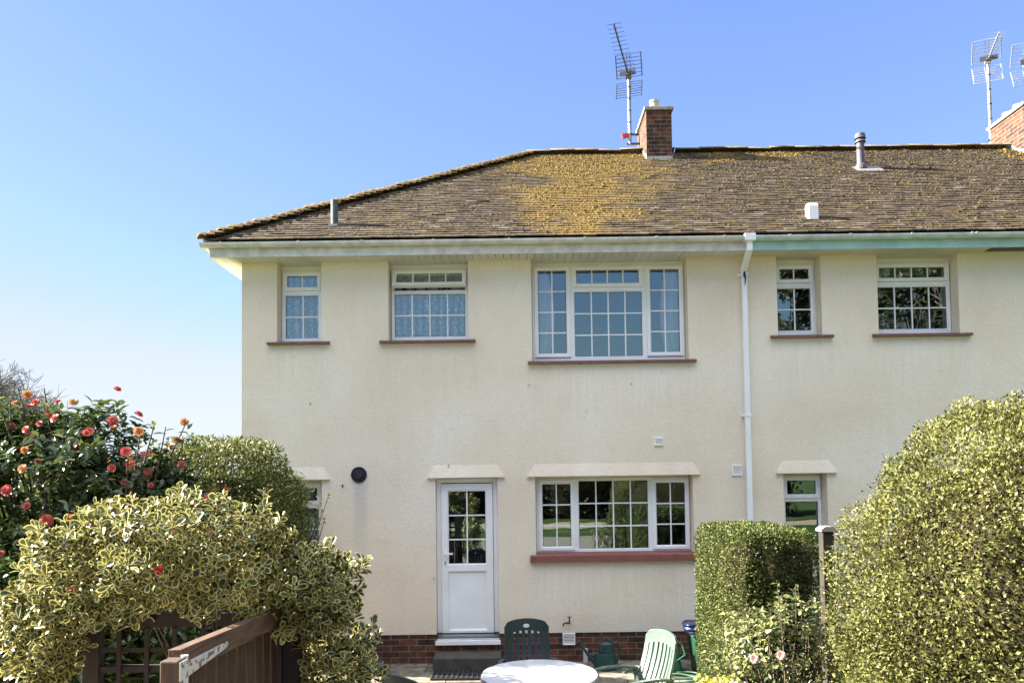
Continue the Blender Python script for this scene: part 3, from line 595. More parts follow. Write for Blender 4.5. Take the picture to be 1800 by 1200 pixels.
# downpipe at the party line
mb=MB(); mb.box(2.85,2.99,-.414,-.301,5.283,5.372); mb.box(2.885,2.955,-.385,-.315,5.16,5.285); mb.bar((2.922,-.35,5.19),(2.925,-.058,4.98),.068,.068,(1,0,0)); mb.box(2.902,2.966,-.094,-.030,.0,4.985)
DP=mb.build('downpipe',M_PVC,H,bevel=.006)
for z in (4.93,3.10,1.3):
    mb=MB(); mb.box(2.893,2.976,-.100,-.024,z,z+.035); mb.box(2.868,2.998,-.028,-.001,z+.004,z+.03); mb.build('pipe_clip',M_PVC,DP)
mb=MB(); mb.tube([(2.93,-.104,4.97),(2.925,-.112,4.93),(2.94,-.106,4.88),(2.93,-.104,4.80)],[.012,.018,.01,.004],6); mb.build('debris',M_BLACK,DP)
# vents, tap, stub pipe on the wall
mb=MB(); mb.tube([(-2.084,-.012,2.42),(-2.084,.004,2.42)],.103,28); V0=mb.build('round_vent',M_BLACK,H)
mb=MB(); 
for r_ in (.095,.058,.034):
    pts=[(-2.084+r_*math.cos(a*math.pi/12),-.014,2.42+r_*math.sin(a*math.pi/12)) for a in range(25)]; mb.tube(pts,.006,6,False)
mb.tube([(-2.084,-.04,2.42),(-2.084,-.01,2.42)],.05,20); mb.build('vent_rings',mat('black_metal',(.03,.03,.035),.35),V0)
def louvre(x,z,wd,hh,nl,mt=M_PVC):
    mb=MB(); mb.ring(x-wd/2,x+wd/2,z-hh/2,z+hh/2,.012,-.022,0,.003)
    for k in range(nl):
        zz=z-hh/2+.012+(hh-.024)*(k+.5)/nl; mb.bar((x-wd/2+.01,-.012,zz),(x+wd/2-.01,-.012,zz),.004,(hh-.024)/nl*.95,(0,-.4,1))
    mb.build('wall_vent',mt,H)
louvre(1.797,2.794,.115,.10,2); louvre(2.80,2.412,.13,.14,2); louvre(.594,.286,.16,.15,3)
mb=MB(); mb.tube([(.60,0,.50),(.60,-.07,.50),(.585,-.10,.51),(.53,-.115,.505),(.515,-.118,.47)],[.012,.012,.014,.012,.012],8); mb.tube([(.60,-.07,.50),(.60,-.07,.575)],.009,8); mb.bar((.575,-.07,.578),(.625,-.07,.578),.012,.01); mb.build('garden_tap',M_BRASS,H)
mb=MB(); mb.tube([(.80,-.04,-.01),(.80,-.04,.17)],.032,12); mb.build('waste_pipe',mat('pale_pipe',(.5,.5,.48),.5),H)
# small fixings on the render
mb=MB()
for x,z in ((-2.71,3.35),(.03+.1,3.55),(1.45,3.55),(-1.13,1.08),(-.93,2.50),(-.92,2.53)): mb.tube([(x,0,z),(x,-.02,z)],.007,6)
mb.tube([(-2.30,0,2.29),(-2.29,-.02,2.27)],.012,6)
mb.build('wall_fixings',mat('rust',(.12,.07,.05),.8),H)

# ---- the neighbour, right of the downpipe
H2=empty('rendered_house',(6,0,0),'cream rendered neighbouring house with pale turquoise fascia, right of the downpipe','house')
OPR=[(3.377,3.955,4.15,EZ),(4.689,5.745,4.15,EZ),(7.3,9.3,3.86,EZ),(3.397,3.96,1.35,2.362),(4.7,5.5,.24,2.362)]
def loc2(o):
    for v in o.data.vertices: v.co.x-=6
    return o
_h2=[]
mb=MB(); wall_front(mb,XP,XR,.364,EZ+.02,[(a,b,max(c,.364),d if d<EZ else EZ+.02) for a,b,c,d in OPR])
mb.add([(XR,0,0),(XR,7.8,0),(XR,7.8,EZ+.02),(XR,0,EZ+.02)],[(0,1,2,3)]); mb.add([(XP,7.8,0),(XR,7.8,0),(XR,7.8,EZ+.02),(XP,7.8,EZ+.02)],[(0,1,2,3)]); mb.add([(XR,0,EZ),(XR,7.8,EZ),(XR,3.9,8.25)],[(0,1,2)])
H2.location=(0,0,0)
mb.build('rendered_wall',M_WALL,H2)
mb=MB(); wall_front(mb,XP,XR-.014,-.1,.364,[],y=.014); mb.build('brick_plinth',M_BRICK,H2,uv=True)
interior(H2,XP,XR,[4.3,6.6,9.8])
window(H2,OPR[0],(3.40,3.925,4.19,5.13),[(3.475,3.863,4.935,5.07,'sash',2,1),(3.442,3.895,4.25,4.81,'fixed',2,2)],(3.275,4.082,4.15,.034,.06,M_SILLB),mull=[(3.442,3.883,4.822,4.88)],label='small upper window next to the downpipe')
window(H2,OPR[1],(4.71,5.735,4.19,5.13),[(4.798,5.664,4.935,5.07,'sash',4,1),(4.77,5.685,4.25,4.81,'fixed',4,2)],(4.60,5.881,4.15,.034,.06,M_SILLB),mull=[(4.752,5.693,4.822,4.88)],label='upper window with a white jar on its ledge')
window(H2,OPR[2],(7.32,9.28,3.89,5.13),[(7.40,7.75,3.99,5.06,'sash',2,4),(7.87,9.2,3.97,5.06,'fixed',4,4)],(7.22,9.4,3.86,.034,.06,M_SILLB),mull=[(7.80,7.85,3.93,5.088)])
window(H2,OPR[3],(3.43,3.945,1.39,2.34),[(3.50,3.877,2.09,2.268,'sash',1,1),(3.475,3.905,1.44,1.99,'fixed',1,1)],(3.30,4.06,1.35,.085,.05,M_SILL),mull=[(3.474,3.903,2.006,2.04)],label='ground floor window behind the box hedge')
hood(H2,3.302,4.081,3.39,3.985)
mb=MB(); mb.ring(4.7,5.5,.26,2.35,.06,.1,.17,.006); mb.box(4.76,5.44,.12,.16,.32,2.29); mb.build('door',M_PVC,H2)
mb=MB(); mb.box(XP,XR+.1,-.279,.235,EZ+.002,EZ+.010); mb.build('soffit',mat('cream_soffit',(.70,.63,.50),.6,var=(4,.1)),H2)
mb=MB(); mb.box(XP,XR+.1,-.30,-.28,EZ-.012,5.365); mb.build('fascia',M_TURQ,H2,bevel=.003)
gutter(H2,XP+.03,XR+.1,M_GREENG,[3.42,4.18,4.95,5.7,5.76,6.6,7.5,8.4,9.4])
RF2=MB(); RF2.add([(XP,EY,TZ),(XR+.1,EY,TZ),(XR+.1,RY,zroof(0,RY)),(XP,RY,zroof(0,RY)),(XP,RYB,TZ),(XR+.1,RYB,TZ)],[(0,1,2,3),(3,2,5,4)]); RF2=RF2.build('roof',M_UNDER,H2)
t3=tiles('roof_tiles',[(XP+.001,0),(XR+.1,0),(XR+.1,sl_),(XP+.001,sl_)],(0,EY,TZ),(1,0,0),(0,1,PITCH),M_TILE,RF2,seed=3); add_moss_attr(t3)
ridge_tiles(RF2,XP+.01,XR+.1)
moss_lumps('moss',XP,9.7,1800,lambda x,y:moss_amt(x,y)**1.2+(.5 if (x-9.1)**2+(y-3.3)**2<.25 else 0),M_MOSS,RF2,6,.012,.030)
moss_lumps('brown_moss',XP,10,9000,lambda x,y:min(1,.15+.75*((y-EY)/4.26)**1.2+.5*mnoise.noise((x*1.7,y*2.4,4))),M_MOSS2,RF2,8,.009,.021)
chimney(H2,9.09,9.55,3.43,4.4,7.3,8.935,[(9.32,3.9,.18),(9.32,4.2,.18)])
mb=MB(); mb.tube([(5.755,2.601,7.38),(5.755,2.601,7.9)],.062,20); mb.tube([(5.755,2.601,7.40),(5.755,2.601,7.47),(5.755,2.601,7.50)],[.10,.085,.066],20)
mb.tube([(5.755,2.601,7.86),(5.755,2.601,7.875),(5.755,2.601,7.91)],[.085,.085,.066],20); mb.tube([(5.755,2.601,7.925),(5.755,2.601,7.94),(5.755,2.601,8.00),(5.755,2.601,8.02)],[.092,.085,.08,.05],20)
mb.tube([(5.755,2.601,8.02),(5.755,2.601,8.045)],.02,8); F_=mb.build('boiler_flue',M_FLUE,H2)
mb=MB(); c=(5.85,2.52); zz=zroof(0,2.5); mb.add([(5.60,2.42,zroof(0,2.42)+.035),(6.05,2.42,zroof(0,2.42)+.035),(6.05,2.62,zroof(0,2.62)+.04),(5.60,2.62,zroof(0,2.62)+.04),(5.60,2.41,zroof(0,2.42)+.01),(6.05,2.41,zroof(0,2.42)+.01)],[(0,1,2,3),(4,5,1,0)]); mb.build('flashing',mat('pale_lead',(.2,.19,.17),.7),F_)
mb=MB(); q=zroof(0,.156); mb.prism([(.09,q-.06),(.09,q+.16),(.12,q+.20),(.20,q+.20),(.22,q+.17),(.22,q-.01)],'x',3.86,3.99); mb.build('roof_vent',M_PVC,H2,bevel=.008)
mb=MB(); mb.box(6.05,6.7,-.22,-.08,EZ-.004,EZ+.001); mb.build('soffit_vent',M_BLACK,H2)

# ------------------------------------------------------------------ aerials
def aerial(loc,rz,mast_h,mast_r,label,dark,brk,red=False,nd=9,bl=1.18):
    A=empty('tv_aerial',loc,label,'aerial','television aerials on the chimneys')
    mb=MB(); mb.tube([(0,0,0),(0,0,mast_h)],mast_r,12); mb.build('mast',M_GALV,A)
    mb=MB()
    for z in brk: mb=MB(); mb.bar((-.05,0,z),(.20,0,z),.03,.03); mb.tube([(-.045,-.03,z),(-.045,.03,z)],.01,6); mb.build('bracket',M_DARKM,A)
    c,s=math.cos(rz),math.sin(rz)
    def T(x,y,z): return (x*c-y*s,x*s+y*c,mast_h+z)     # local: boom along -y
    mt=M_DARKM if dark else M_ALU
    mb=MB(); mb.bar(T(0,.16,0),T(0,-bl,0),.022,.022); mb.bar(T(-.05,0,-.03),T(.05,0,-.03),.07,.05); B=mb.build('boom',mt,A)
    mb=MB()
    for k in range(nd):
        y=-.22-(bl-.24)*k/(nd-1); l=.165-.004*k
        mb.tube([T(-l,y,.022),T(l,y,.022)],.0042,6); mb.bar(T(-.018,y,.016),T(.018,y,.016),.018,.02)
    mb.build('director_rods',mt,B)
    mb=MB(); mb.bar(T(-.15,-.10,.03),T(.15,-.10,.03),.02,.035); mb.bar(T(-.15,-.10,-.02),T(.15,-.10,-.02),.02,.035); mb.bar(T(-.04,-.10,.0),T(.04,-.10,.0),.07,.09); mb.build('dipole',M_DARKM,B)
    for sg in (1,-1):
        mb=MB()
        for k in range(7):
            t=.05+.36*k/6; yy=.14-.16*k/6; mb.tube([T(-.24,yy,sg*t),T(.24,yy,sg*t)],.006,5)
        for xx in (-.24,-.03,.03,.24): mb.bar(T(xx,.14,sg*.04),T(xx,-.02,sg*.42),.018 if abs(xx)>.1 else .008,.008,(0,1,0))
        mb.build('reflector',mt,A)
    mb=MB(); mb.tube([(mast_r+.004,0,.05),(mast_r+.008,0,mast_h*.5),(mast_r+.004,0,mast_h-.1)],.005,5)
    for k in range(5): mb.box(-mast_r-.002,mast_r+.010,-mast_r-.002,mast_r+.002,mast_h*(.15+.17*k),mast_h*(.15+.17*k)+.014)
    mb.build('cable',M_BLACK,A)
    if red:
        mb=MB(); mb.bar((-.14,0,.16),(-.03,0,.19),.075,.07); mb.build('amplifier_box',M_REDP,A)
    return A
aerial((2.155,4.2,8.60),R(-16.6),1.33,.024,'dark television aerial strapped to the nearer chimney, red box at its foot',True,[.02,.20],True,nd=12,bl=1.68)
aerial((9.10,4.38,8.55),R(-22),1.68,.026,'pale television aerial on a tall pole beside the right-hand chimney',False,[.13],bl=.98)
aerial((9.86,4.38,8.55),R(-16),1.60,.026,'television aerial cut by the right edge of the picture',False,[.10])

# ------------------------------------------------------------------ curtains and things seen in the windows
def sheet(name,x0,x1,z0,z1,y,mt,label,cat,amp=.02,waves=9,scal=0,group=None,taper=None,seed=1):
    rg=np.random.default_rng(seed); nx,nz=90,16; V=[];F=[]; ph=rg.uniform(0,6,4)
    for j in range(nz+1):
        tz=j/nz
        for i in range(nx+1):
            t=i/nx; a=x0;b=x1
            if taper: a=x0+(taper[0])*(1-tz)**0*(math.sin(tz*math.pi)); b=x1+(taper[1])*math.sin(tz*2.6+.3)
            zz=z0+(z1-z0)*tz
            if j==0 and scal: zz+=scal*abs(math.sin(t*math.pi*5))
            x=a+(b-a)*t; V.append((x-x0,amp*(math.sin(t*waves*6.283+ph[0])+.5*math.sin(t*waves*11+ph[1]+tz))*(.6+.4*(1-tz)),zz-z0))
    F=[(j*(nx+1)+i,j*(nx+1)+i+1,(j+1)*(nx+1)+i+1,(j+1)*(nx+1)+i) for j in range(nz) for i in range(nx)]
    o=npmesh(name,V,F,mt,smooth=True,loc=(x0,y,z0)); tag(o,label,cat,group); return o
sheet('net_curtain',-3.13,-2.58,4.20,5.13,.33,M_LACE,'lace net curtain behind the small corner window upstairs','net curtain',scal=.03,waves=5,seed=1)
sheet('net_curtain',-1.67,-.67,4.24,4.86,.32,M_LACE,'scalloped lace net curtain below the open vent window','net curtain',scal=.06,waves=7,seed=2)
sheet('curtain',-1.68,-.66,4.80,5.1,.36,M_PRINT,'dark floral curtain seen through the open vent','curtain',amp=.012,waves=8,seed=3)
sheet('net_curtain',-3.13,-2.58,1.40,2.33,.33,M_LACE,'lace net curtain in the ground floor window behind shrubs','net curtain',scal=.03,waves=5,seed=4)
sheet('curtain',.20,.36,3.90,5.13,.33,M_VOIL,'white curtain at the left side of the wide bedroom window','curtain',amp=.02,waves=3,taper=(0,.13),seed=5)
sheet('curtain',1.99,2.20,3.90,5.13,.33,M_VOIL,'white curtain at the right side of the wide bedroom window','curtain',amp=.022,waves=4,taper=(-.08,0),seed=6)
mb=MB(); mb.box(4.72,5.73,.34,.36,5.03,5.12); mb.tube([(4.72,.35,5.02),(5.73,.35,5.02)],.02,8); o=mb.build('roller_blind',M_BLIND); tag(o,'pale rolled up blind at the top of the neighbour\'s right upper window','blind')
mb=MB(); mb.lathe([(.035,0),(.038,.10),(.034,.12),(.02,.125)],(0,0,0),16); o=mb.build('jar',mat('white_ceramic',(.75,.75,.73),.3),smooth=False,loc=(5.17,.30,4.245)); tag(o,'small white jar standing inside the neighbour\'s right upper window','jar')
mb=MB(); mb.box(4.70,5.74,.236,.42,4.20,4.244); o=mb.build('window_ledge',M_PVC,H2)

# ------------------------------------------------------------------ garden furniture and things on the patio
M_RESIN=mat('green_resin',(.013,.028,.027),.38,var=(5,.1))
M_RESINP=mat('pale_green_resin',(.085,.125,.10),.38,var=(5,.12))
M_TABLE=mat('white_resin',(.55,.56,.57),.3,var=(4,.06))
M_RIM=mat('grey_resin_rim',(.16,.16,.19),.4,var=(5,.1))
def chair(loc,rz,label,mt,first=True):
    """resin garden armchair facing local -y"""
    C=empty('garden_chair',loc,label,'garden chair','resin chairs around the round table',rz)
    tilt=R(15); zb=.40; yb=.20
    def bk(x,h,t):   # backrest point: x across, h up the back, t thickness offset
        y=yb+h*math.sin(tilt)+t - .55*x*x*1.6+.06*math.sin(h*4); return (x,y,zb+h*math.cos(tilt))
    def slab(mb,x0,x1,h0,h1,nx=4,nh=6,th=.024,top=None):
        V=[];F=[]
        for t in (0,th):
            for j in range(nh+1):
                for i in range(nx+1):
                    x=x0+(x1-x0)*i/nx; a=h0(x) if callable(h0) else h0; b=h1(x) if callable(h1) else h1; V.append(bk(x,a+(b-a)*j/nh,t))
        n=(nx+1)*(nh+1)
        for j in range(nh):
            for i in range(nx):
                q=j*(nx+1)+i; F.append((q,q+1,q+nx+2,q+nx+1)); F.append((n+q+nx+1,n+q+nx+2,n+q+1,n+q))
        for j in range(nh):
            q=j*(nx+1); F.append((q,q+nx+1,n+q+nx+1,n+q)); q+=nx; F.append((q,n+q,n+q+nx+1,q+nx+1))
        for i in range(nx):
            F.append((i,n+i,n+i+1,i+1)); q=nh*(nx+1)+i; F.append((q,q+1,n+q+1,n+q))
        mb.add(V,F)
    arch=lambda x:.615-.9*x*x*.9-6*max(0,abs(x)-.17)**2*3
    low=lambda x:.50-.9*x*x
    mb=MB(); slab(mb,-.215,.215,lambda x:min(low(x),arch(x)-.04),arch,14,3)
    B=mb.build('backrest',mt,C,bevel=.003)
    mb=MB(); slab(mb,-.217,-.172,0,lambda x:low(x)+.002,2,8,.027); slab(mb,.172,.217,0,lambda x:low(x)+.002,2,8,.027); slab(mb,-.172,.172,0,.06,8,1,.02); mb.build('back_frame',mt,C,bevel=.003)
    for k in range(6):
        x=-.145+.058*k; mb=MB(); slab(mb,x-.018,x+.018,.06,lambda q:low(q)+.004,1,8,.014); mb.build('back_slat',mt,B)
    mb=MB(); mb.lathe([(.0,0),(.032,0),(.030,.003),(0.001,.004)],(0,0,0),20,1,.62); 
    c_=bk(0,.545,-.001); o=mb.build('badge',mat('silver_badge',(.6,.6,.58),.3,metal=.3),B); o.rotation_euler=(R(90)-tilt,0,0); o.location=c_
    # seat with slots
    mb=MB()
    for k in range(9):
        x=-.20+.4*k/8*1.0; mb.box(x-.019,x+.019,-.24,.20,.385,.40)
    mb.box(-.225,.225,-.275,-.24,.37,.401); mb.box(-.225,.225,.20,.225,.37,.401); mb.build('seat',mt,C,bevel=.004)
    for s in (-1,1):
        mb=MB(); pts=[(s*.235,.27,.63),(s*.262,.12,.655),(s*.272,-.05,.66),(s*.268,-.20,.65),(s*.258,-.27,.625)]
        for a,b in zip(pts[:-1],pts[1:]): mb.bar(a,b,.05,.022)
        mb.bar((s*.226,.262,.60),(s*.235,.285,.64),.05,.05); mb.build('armrest',mt,C,bevel=.005)
        mb=MB(); mb.bar((s*.255,-.25,.63),(s*.25,-.28,0),.045,.03); mb.build('leg',mt,C,bevel=.004)
        mb=MB(); mb.bar((s*.235,.24,.64),(s*.24,.36,0),.045,.03); mb.build('leg',mt,C,bevel=.004)
    return C
chair((.065,-2.72,0),R(4),'green resin armchair behind the round table, against the brick plinth',M_RESIN)
chair((.90,-3.12,0),R(-64),'pale sunlit resin armchair right of the round table',M_RESINP)
chair((-.62,-4.02,0),R(140),'dark resin armchair at the near left of the table, only its top edge showing',M_RESIN)
T=empty('garden_table',(.137,-3.30,0),'round white resin garden table with sun dapples on its top','table')
mb=MB(); mb.lathe([(.10,.700),(.455,.700),(.478,.703),(.487,.712),(.484,.7195),(.47,.722),(.03,.722)],(0,0,0),72); mb.build('tabletop',M_TABLE,T,smooth=False)
mb=MB(); mb.lathe([(.470,.668),(.487,.668),(.4925,.69),(.4915,.708),(.489,.7095),(.470,.699)],(0,0,0),72); mb.build('rim',M_RIM,T)
for k in range(4):
    a=math.pi/4+k*math.pi/2; mb=MB(); mb.bar((.30*math.cos(a),.30*math.sin(a),.70),(.38*math.cos(a),.38*math.sin(a),0),.06,.04); mb.build('leg',M_TABLE,T,bevel=.005)
# watering can
W=empty('watering_can',(1.01,-.42,0),'dark green watering can with its spout pointing left, by the brick plinth','watering can')
M_CAN=mat('dark_green_plastic',(.012,.045,.045),.35)
mb=MB(); mb.lathe([(.13,0),(.142,.02),(.138,.12),(.12,.19),(.115,.20),(.10,.205)],(0,0,0),28,1,.72); mb.build('body',M_CAN,W)
mb=MB(); mb.lathe([(.092,.205),(.095,.225),(.088,.31),(.07,.33),(.05,.332)],(.01,0,0),24,1,.7); mb.build('neck',M_CAN,W)
mb=MB(); mb.tube([(-.11,0,.06),(-.2,0,.17),(-.30,0,.31)],[.03,.02,.013],10); mb.tube([(-.30,0,.31),(-.33,0,.345)],[.016,.03],12); mb.tube([(-.10,0,.20),(-.2,0,.19)],.008,6); mb.build('spout',M_CAN,W)
mb=MB(); mb.tube([(.08,0,.32),(.15,0,.33),(.185,0,.26),(.17,0,.16),(.13,0,.08)],.013,8); mb.tube([(-.06,0,.325),(.0,0,.375),(.08,0,.335)],.013,8); mb.build('handle',M_CAN,W)
# folded green garden sack
def blob(name,c,pts,mt,sub=2,parent=None):
    mb=MB(); mb.add(pts[0],pts[1]); o=mb.build(name,mt,parent,smooth=True); o.location=c
    s=o.modifiers.new('s','SUBSURF'); s.levels=sub; s.render_levels=sub; return o
M_SACK=mat('green_tarpaulin',(.02,.13,.075),.4,bump=(9,.8),var=(4,.25))
S=empty('garden_sack',(1.72,-.62,0),'folded green tarpaulin garden sack beside the coiled hose','garden sack')
nx,ny=10,8; V=[];F=[]
rg=np.random.default_rng(21)
def sackbody(w_,d_,h_,lean,jit):
    V=[];F=[];n=14;L_=8
    for j in range(L_+1):
        t=j/L_
        for i in range(n):
            a=2*math.pi*i/n; ce=math.copysign(abs(math.cos(a))**.55,math.cos(a)); se=math.copysign(abs(math.sin(a))**.55,math.sin(a))
            k=1 if t<.85 else 1-(t-.85)*1.6
            V.append((ce*w_*k*(1+rg.uniform(-jit,jit))+lean*t,se*d_*k*(1+rg.uniform(-jit,jit)),h_*t+rg.uniform(-.012,.012)-(.10*max(0,ce)*t)))
    for j in range(L_):
        for i in range(n): F.append((j*n+i,j*n+(i+1)%n,(j+1)*n+(i+1)%n,(j+1)*n+i))
    F.append(tuple(range(n-1,-1,-1))); F.append(tuple(L_*n+i for i in range(n))); return V,F
V,F=sackbody(.19,.15,.46,-.06,.09); blob('sack_body',(0,0,0),(V,F),M_SACK,1,S)
mb=MB(); mb.tube([(-.12,-.10,.45),(0,-.16,.47),(.15,-.17,.38),(.18,-.2,.26),(.08,-.22,.20),(-.02,-.20,.27)],.010,6); mb.build('strap',M_SACK,S)
# hose
mb=MB(); pts=[]
for k in range(150):
    a=k*.22; rr=.22+.06*math.sin(k*.31)+.03*math.sin(k*.13); pts.append((1.72+rr*math.cos(a)*1.35,-1.0+rr*math.sin(a)*.8,.012+.010*(k/33)+.006*math.sin(k*.7)))
mb.tube(pts,.0085,6); 
mb.tube([(2.0,-.9,.03),(2.13,-.86,.12),(2.16,-.82,.25),(2.08,-.74,.42),(2.04,-.70,.52)],.009,6)
mb.tube([(1.2,-.62,.012),(1.3,-.50,.014),(1.42,-.55,.012),(1.5,-.8,.02)],.009,6)
o=mb.build('garden_hose',mat('hose_green',(.06,.13,.075),.45),smooth=True); tag(o,'green garden hose lying in loose coils on the patio','hose')
# bin with blue bag
B_=empty('garden_bin',(2.22,-.66,0),'dark green bin standing behind the box hedge with a blue bag on it','bin')
mb=MB(); mb.prism([(-.17,0),(.17,0),(.22,.46),(-.22,.46)],'y',-.2,.2); mb.build('body',mat('bin_green',(.01,.05,.025),.4),B_,bevel=.02)
mb=MB(); mb.box(-.235,.235,-.215,.215,.461,.49); mb.build('lid',mat('bin_green',(0,0,0)),B_,bevel=.01)
rg=np.random.default_rng(5); V,F=sackbody(.24,.17,.14,-.05,.2); o=blob('blue_bag',(2.18,-.66,.488),(V,F),mat('blue_plastic',(.005,.010,.05),.35,bump=(14,.8)),1); tag(o,'crumpled dark blue plastic bag lying on the green bin','bag')
# slabs, batten, doormat
def thin(name,x0,x1,y0,y1,z0,z1,rz,mt,label,cat,group=None):
    mb=MB(); cx,cy=(x0+x1)/2,(y0+y1)/2; mb.box(x0-cx,x1-cx,y0-cy,y1-cy,0,z1-z0); o=mb.build(name,mt,None,bevel=.003,loc=(cx,cy,z0)); o.rotation_euler=(0,0,rz); return tag(o,label,cat,group)
M_SLATE=mat('grey_slate',(.10,.10,.11),.7,var=(9,.3),bump=(30,.5))
thin('slate_slab',-2.1,-1.68,-.50,-.25,.006,.035,R(4),M_SLATE,'grey slab at the bottom of the small pile by the plinth','slab','slabs piled by the plinth')
thin('slate_slab',-2.06,-1.65,-.52,-.28,.037,.062,R(-6),M_SLATE,'grey slab lying across the middle of the small pile','slab','slabs piled by the plinth')
thin('slate_slab',-2.12,-1.72,-.46,-.22,.064,.09,R(9),M_SLATE,'grey slab on top of the small pile by the plinth','slab','slabs piled by the plinth')
mb=MB(); mb.bar((0,0,0),(-.20,.10,.27),.035,.02); o=mb.build('wooden_batten',mat('weathered_grey_wood',(.22,.21,.19),.85,var=(14,.3)),loc=(-1.83,-.14,.10)); tag(o,'weathered grey batten leaning on the brick plinth above the slabs','batten')
mb=MB(); mb.box(-.37,.37,-.2,.2,0,.008)
for i in range(13): mb.box(-.36+.06*i-.006,-.36+.06*i+.006,-.19,.19,.008,.022)
for j in range(7): mb.box(-.36,.36,-.19+.063*j-.006,-.19+.063*j+.006,.008,.018)
o=mb.build('doormat',mat('black_rubber',(.03,.03,.032),.8),loc=(-.72,-.62,.008)); tag(o,'black rubber grid doormat in front of the concrete step','doormat')
mb=MB(); mb.box(-.035,.035,-.03,.03,0,.07); mb.tube([(0,0,.07),(0,0,.09)],.02,10); o=mb.build('bottle_cap_box',mat('pale_green_plastic',(.35,.42,.38),.5),loc=(-.23,-.30,.005),bevel=.004); o.name='plastic_block'; tag(o,'small pale green plastic block beside the doorstep','block')

# ------------------------------------------------------------------ gate and trellis
def wood_extra(c1,c2,sc=(2,2,28)):
    def f(M,t,N,b,src):
        mp=N.new('ShaderNodeMapping'); mp.inputs['Scale'].default_value=sc; t.links.new(src,mp.inputs[0]); n=N.new('ShaderNodeTexNoise'); n.inputs['Scale'].default_value=2.4; n.inputs['Detail'].default_value=8; n.inputs['Distortion'].default_value=.6
        t.links.new(mp.outputs[0],n.inputs[0]); r=ramp(N,[(.3,c1),(.7,c2)]); t.links.new(n.outputs[0],r.inputs[0]); t.links.new(r.outputs[0],b.inputs['Base Color'])
        bp=N.new('ShaderNodeBump'); bp.inputs['Strength'].default_value=.5; bp.inputs['Distance'].default_value=.004; t.links.new(n.outputs[0],bp.inputs['Height']); t.links.new(bp.outputs[0],b.inputs['Normal'])
    return f
M_WOODH=mat('brown_wood_along',(.2,.1,.05),.75,extra=wood_extra((.045,.026,.015),(.125,.073,.04),(28,2,28)))
M_WOODV=mat('brown_wood_upright',(.2,.1,.05),.75,extra=wood_extra((.036,.021,.013),(.10,.058,.032),(28,28,2)))
M_DARKW=mat('dark_stained_wood',(.04,.02,.02),.7,extra=wood_extra((.012,.008,.009),(.030,.018,.018),(10,10,3)))
M_STRAP=mat('white_painted_iron',(.5,.48,.44),.5,extra=lambda M,t,N,b,src:(lambda n,r:(t.links.new(src,n.inputs[0]),t.links.new(n.outputs[0],r.inputs[0]),t.links.new(r.outputs[0],b.inputs['Base Color'])))(N.new('ShaderNodeTexNoise'),ramp(N,[(.36,(.10,.08,.06)),(.46,(.55,.53,.48))])))
MATS['white_painted_iron'].node_tree.nodes['Noise Texture'].inputs['Scale'].default_value=38
GP=tag((lambda mb:(mb.box(-.034,.034,-.035,.035,0,1.125),mb.build('gate_post',M_WOODV,None,bevel=.006,loc=(-1.268,-6.85,.60)))[1])(MB()),'brown square gate post with a sawn flat top, nearest to the viewer','post')
G_=empty('garden_gate',(-1.30,-6.80,.60),'brown boarded garden gate with ledge, brace and white strap hinge','gate')
mb=MB(); mb.prism([(0,1.055),(1.26,1.00),(1.26,1.092),(0,1.148)],'x',-.012,.038); mb.build('top_rail',M_WOODH.copy() if False else mat('brown_wood_y',(.2,.1,.05),.75,extra=wood_extra((.05,.029,.017),(.15,.085,.046),(28,2,28))),G_,bevel=.003)
for k in range(11):
    y=.02+k*.114; mb=MB(); mb.box(-.040,-.018,y,y+.086,.05,1.09-.055*y/1.26); mb.build('pale',M_WOODV,G_,bevel=.003)
mb=MB(); mb.bar((.008,.04,.98),(.008,1.22,.22),.034,.10,(0,0,1)); mb.build('brace',M_WOODV,G_,bevel=.002)
mb=MB(); mb.prism([(0,.12),(1.26,.10),(1.26,.19),(0,.21)],'x',-.012,.036); mb.build('bottom_rail',M_WOODH,G_,bevel=.003)
mb=MB(); mb.prism([(.0,1.035),(.42,1.062),(.43,1.074),(.42,1.086),(.0,1.095)],'x',.0385,.043); mb.box(-.008,.0,0,0,0,0) if False else None
mb.box(.0665,.072,-.08,-.02,.955,1.12); mb.bar((.069,-.025,1.04),(.043,.004,1.04),.16,.004,(0,0,1)) if False else mb.tube([(.055,-.010,.95),(.055,-.010,1.13)],.014,8)
for yy,zz in ((.06,1.065),(.18,1.07),(.30,1.073)): mb.tube([(.042,yy,zz),(.047,yy,zz)],.008,8)
for zz in (.98,1.04,1.10): mb.tube([(.071,-.055,zz),(.076,-.055,zz)],.007,8)
mb.build('strap_hinge',M_STRAP,G_)
tag((lambda mb:(mb.box(-.05,.05,-.05,.05,0,1.13),mb.build('gate_post',M_DARKW,None,bevel=.006,loc=(-1.255,-5.46,.50)))[1])(MB()),'dark stained post at the latch end of the gate','post')
TR=empty('trellis_panel',(-1.82,-5.50,.5),'dark stained trellis panel with square openings under the variegated shrub','trellis')
mb=MB(); mb.box(-.56,-.47,-.03,.03,0,1.15); mb.box(.45,.52,-.03,.03,0,1.13); mb.box(-.47,.45,-.025,.025,1.08,1.15); mb.box(-.47,.45,-.022,.022,.84,.875); mb.box(-.47,.45,-.022,.022,.60,.66); mb.build('trellis_frame',M_DARKW,TR,bevel=.003)
mb=MB()
for x in (-.36,-.21,-.06,.09,.24,.36): mb.box(x-.012,x+.012,-.034,-.0225,.66,1.08)
for z in (.75,.96): mb.box(-.47,.45,-.021,-.010,z-.012,z+.012)
mb.build('lattice',M_DARKW,TR)
mb=MB()
for k in range(8): mb.box(-.465+k*.114,-.465+k*.114+.108,-.012,.012,.02,.598)
mb.build('lower_boards',M_DARKW,TR)
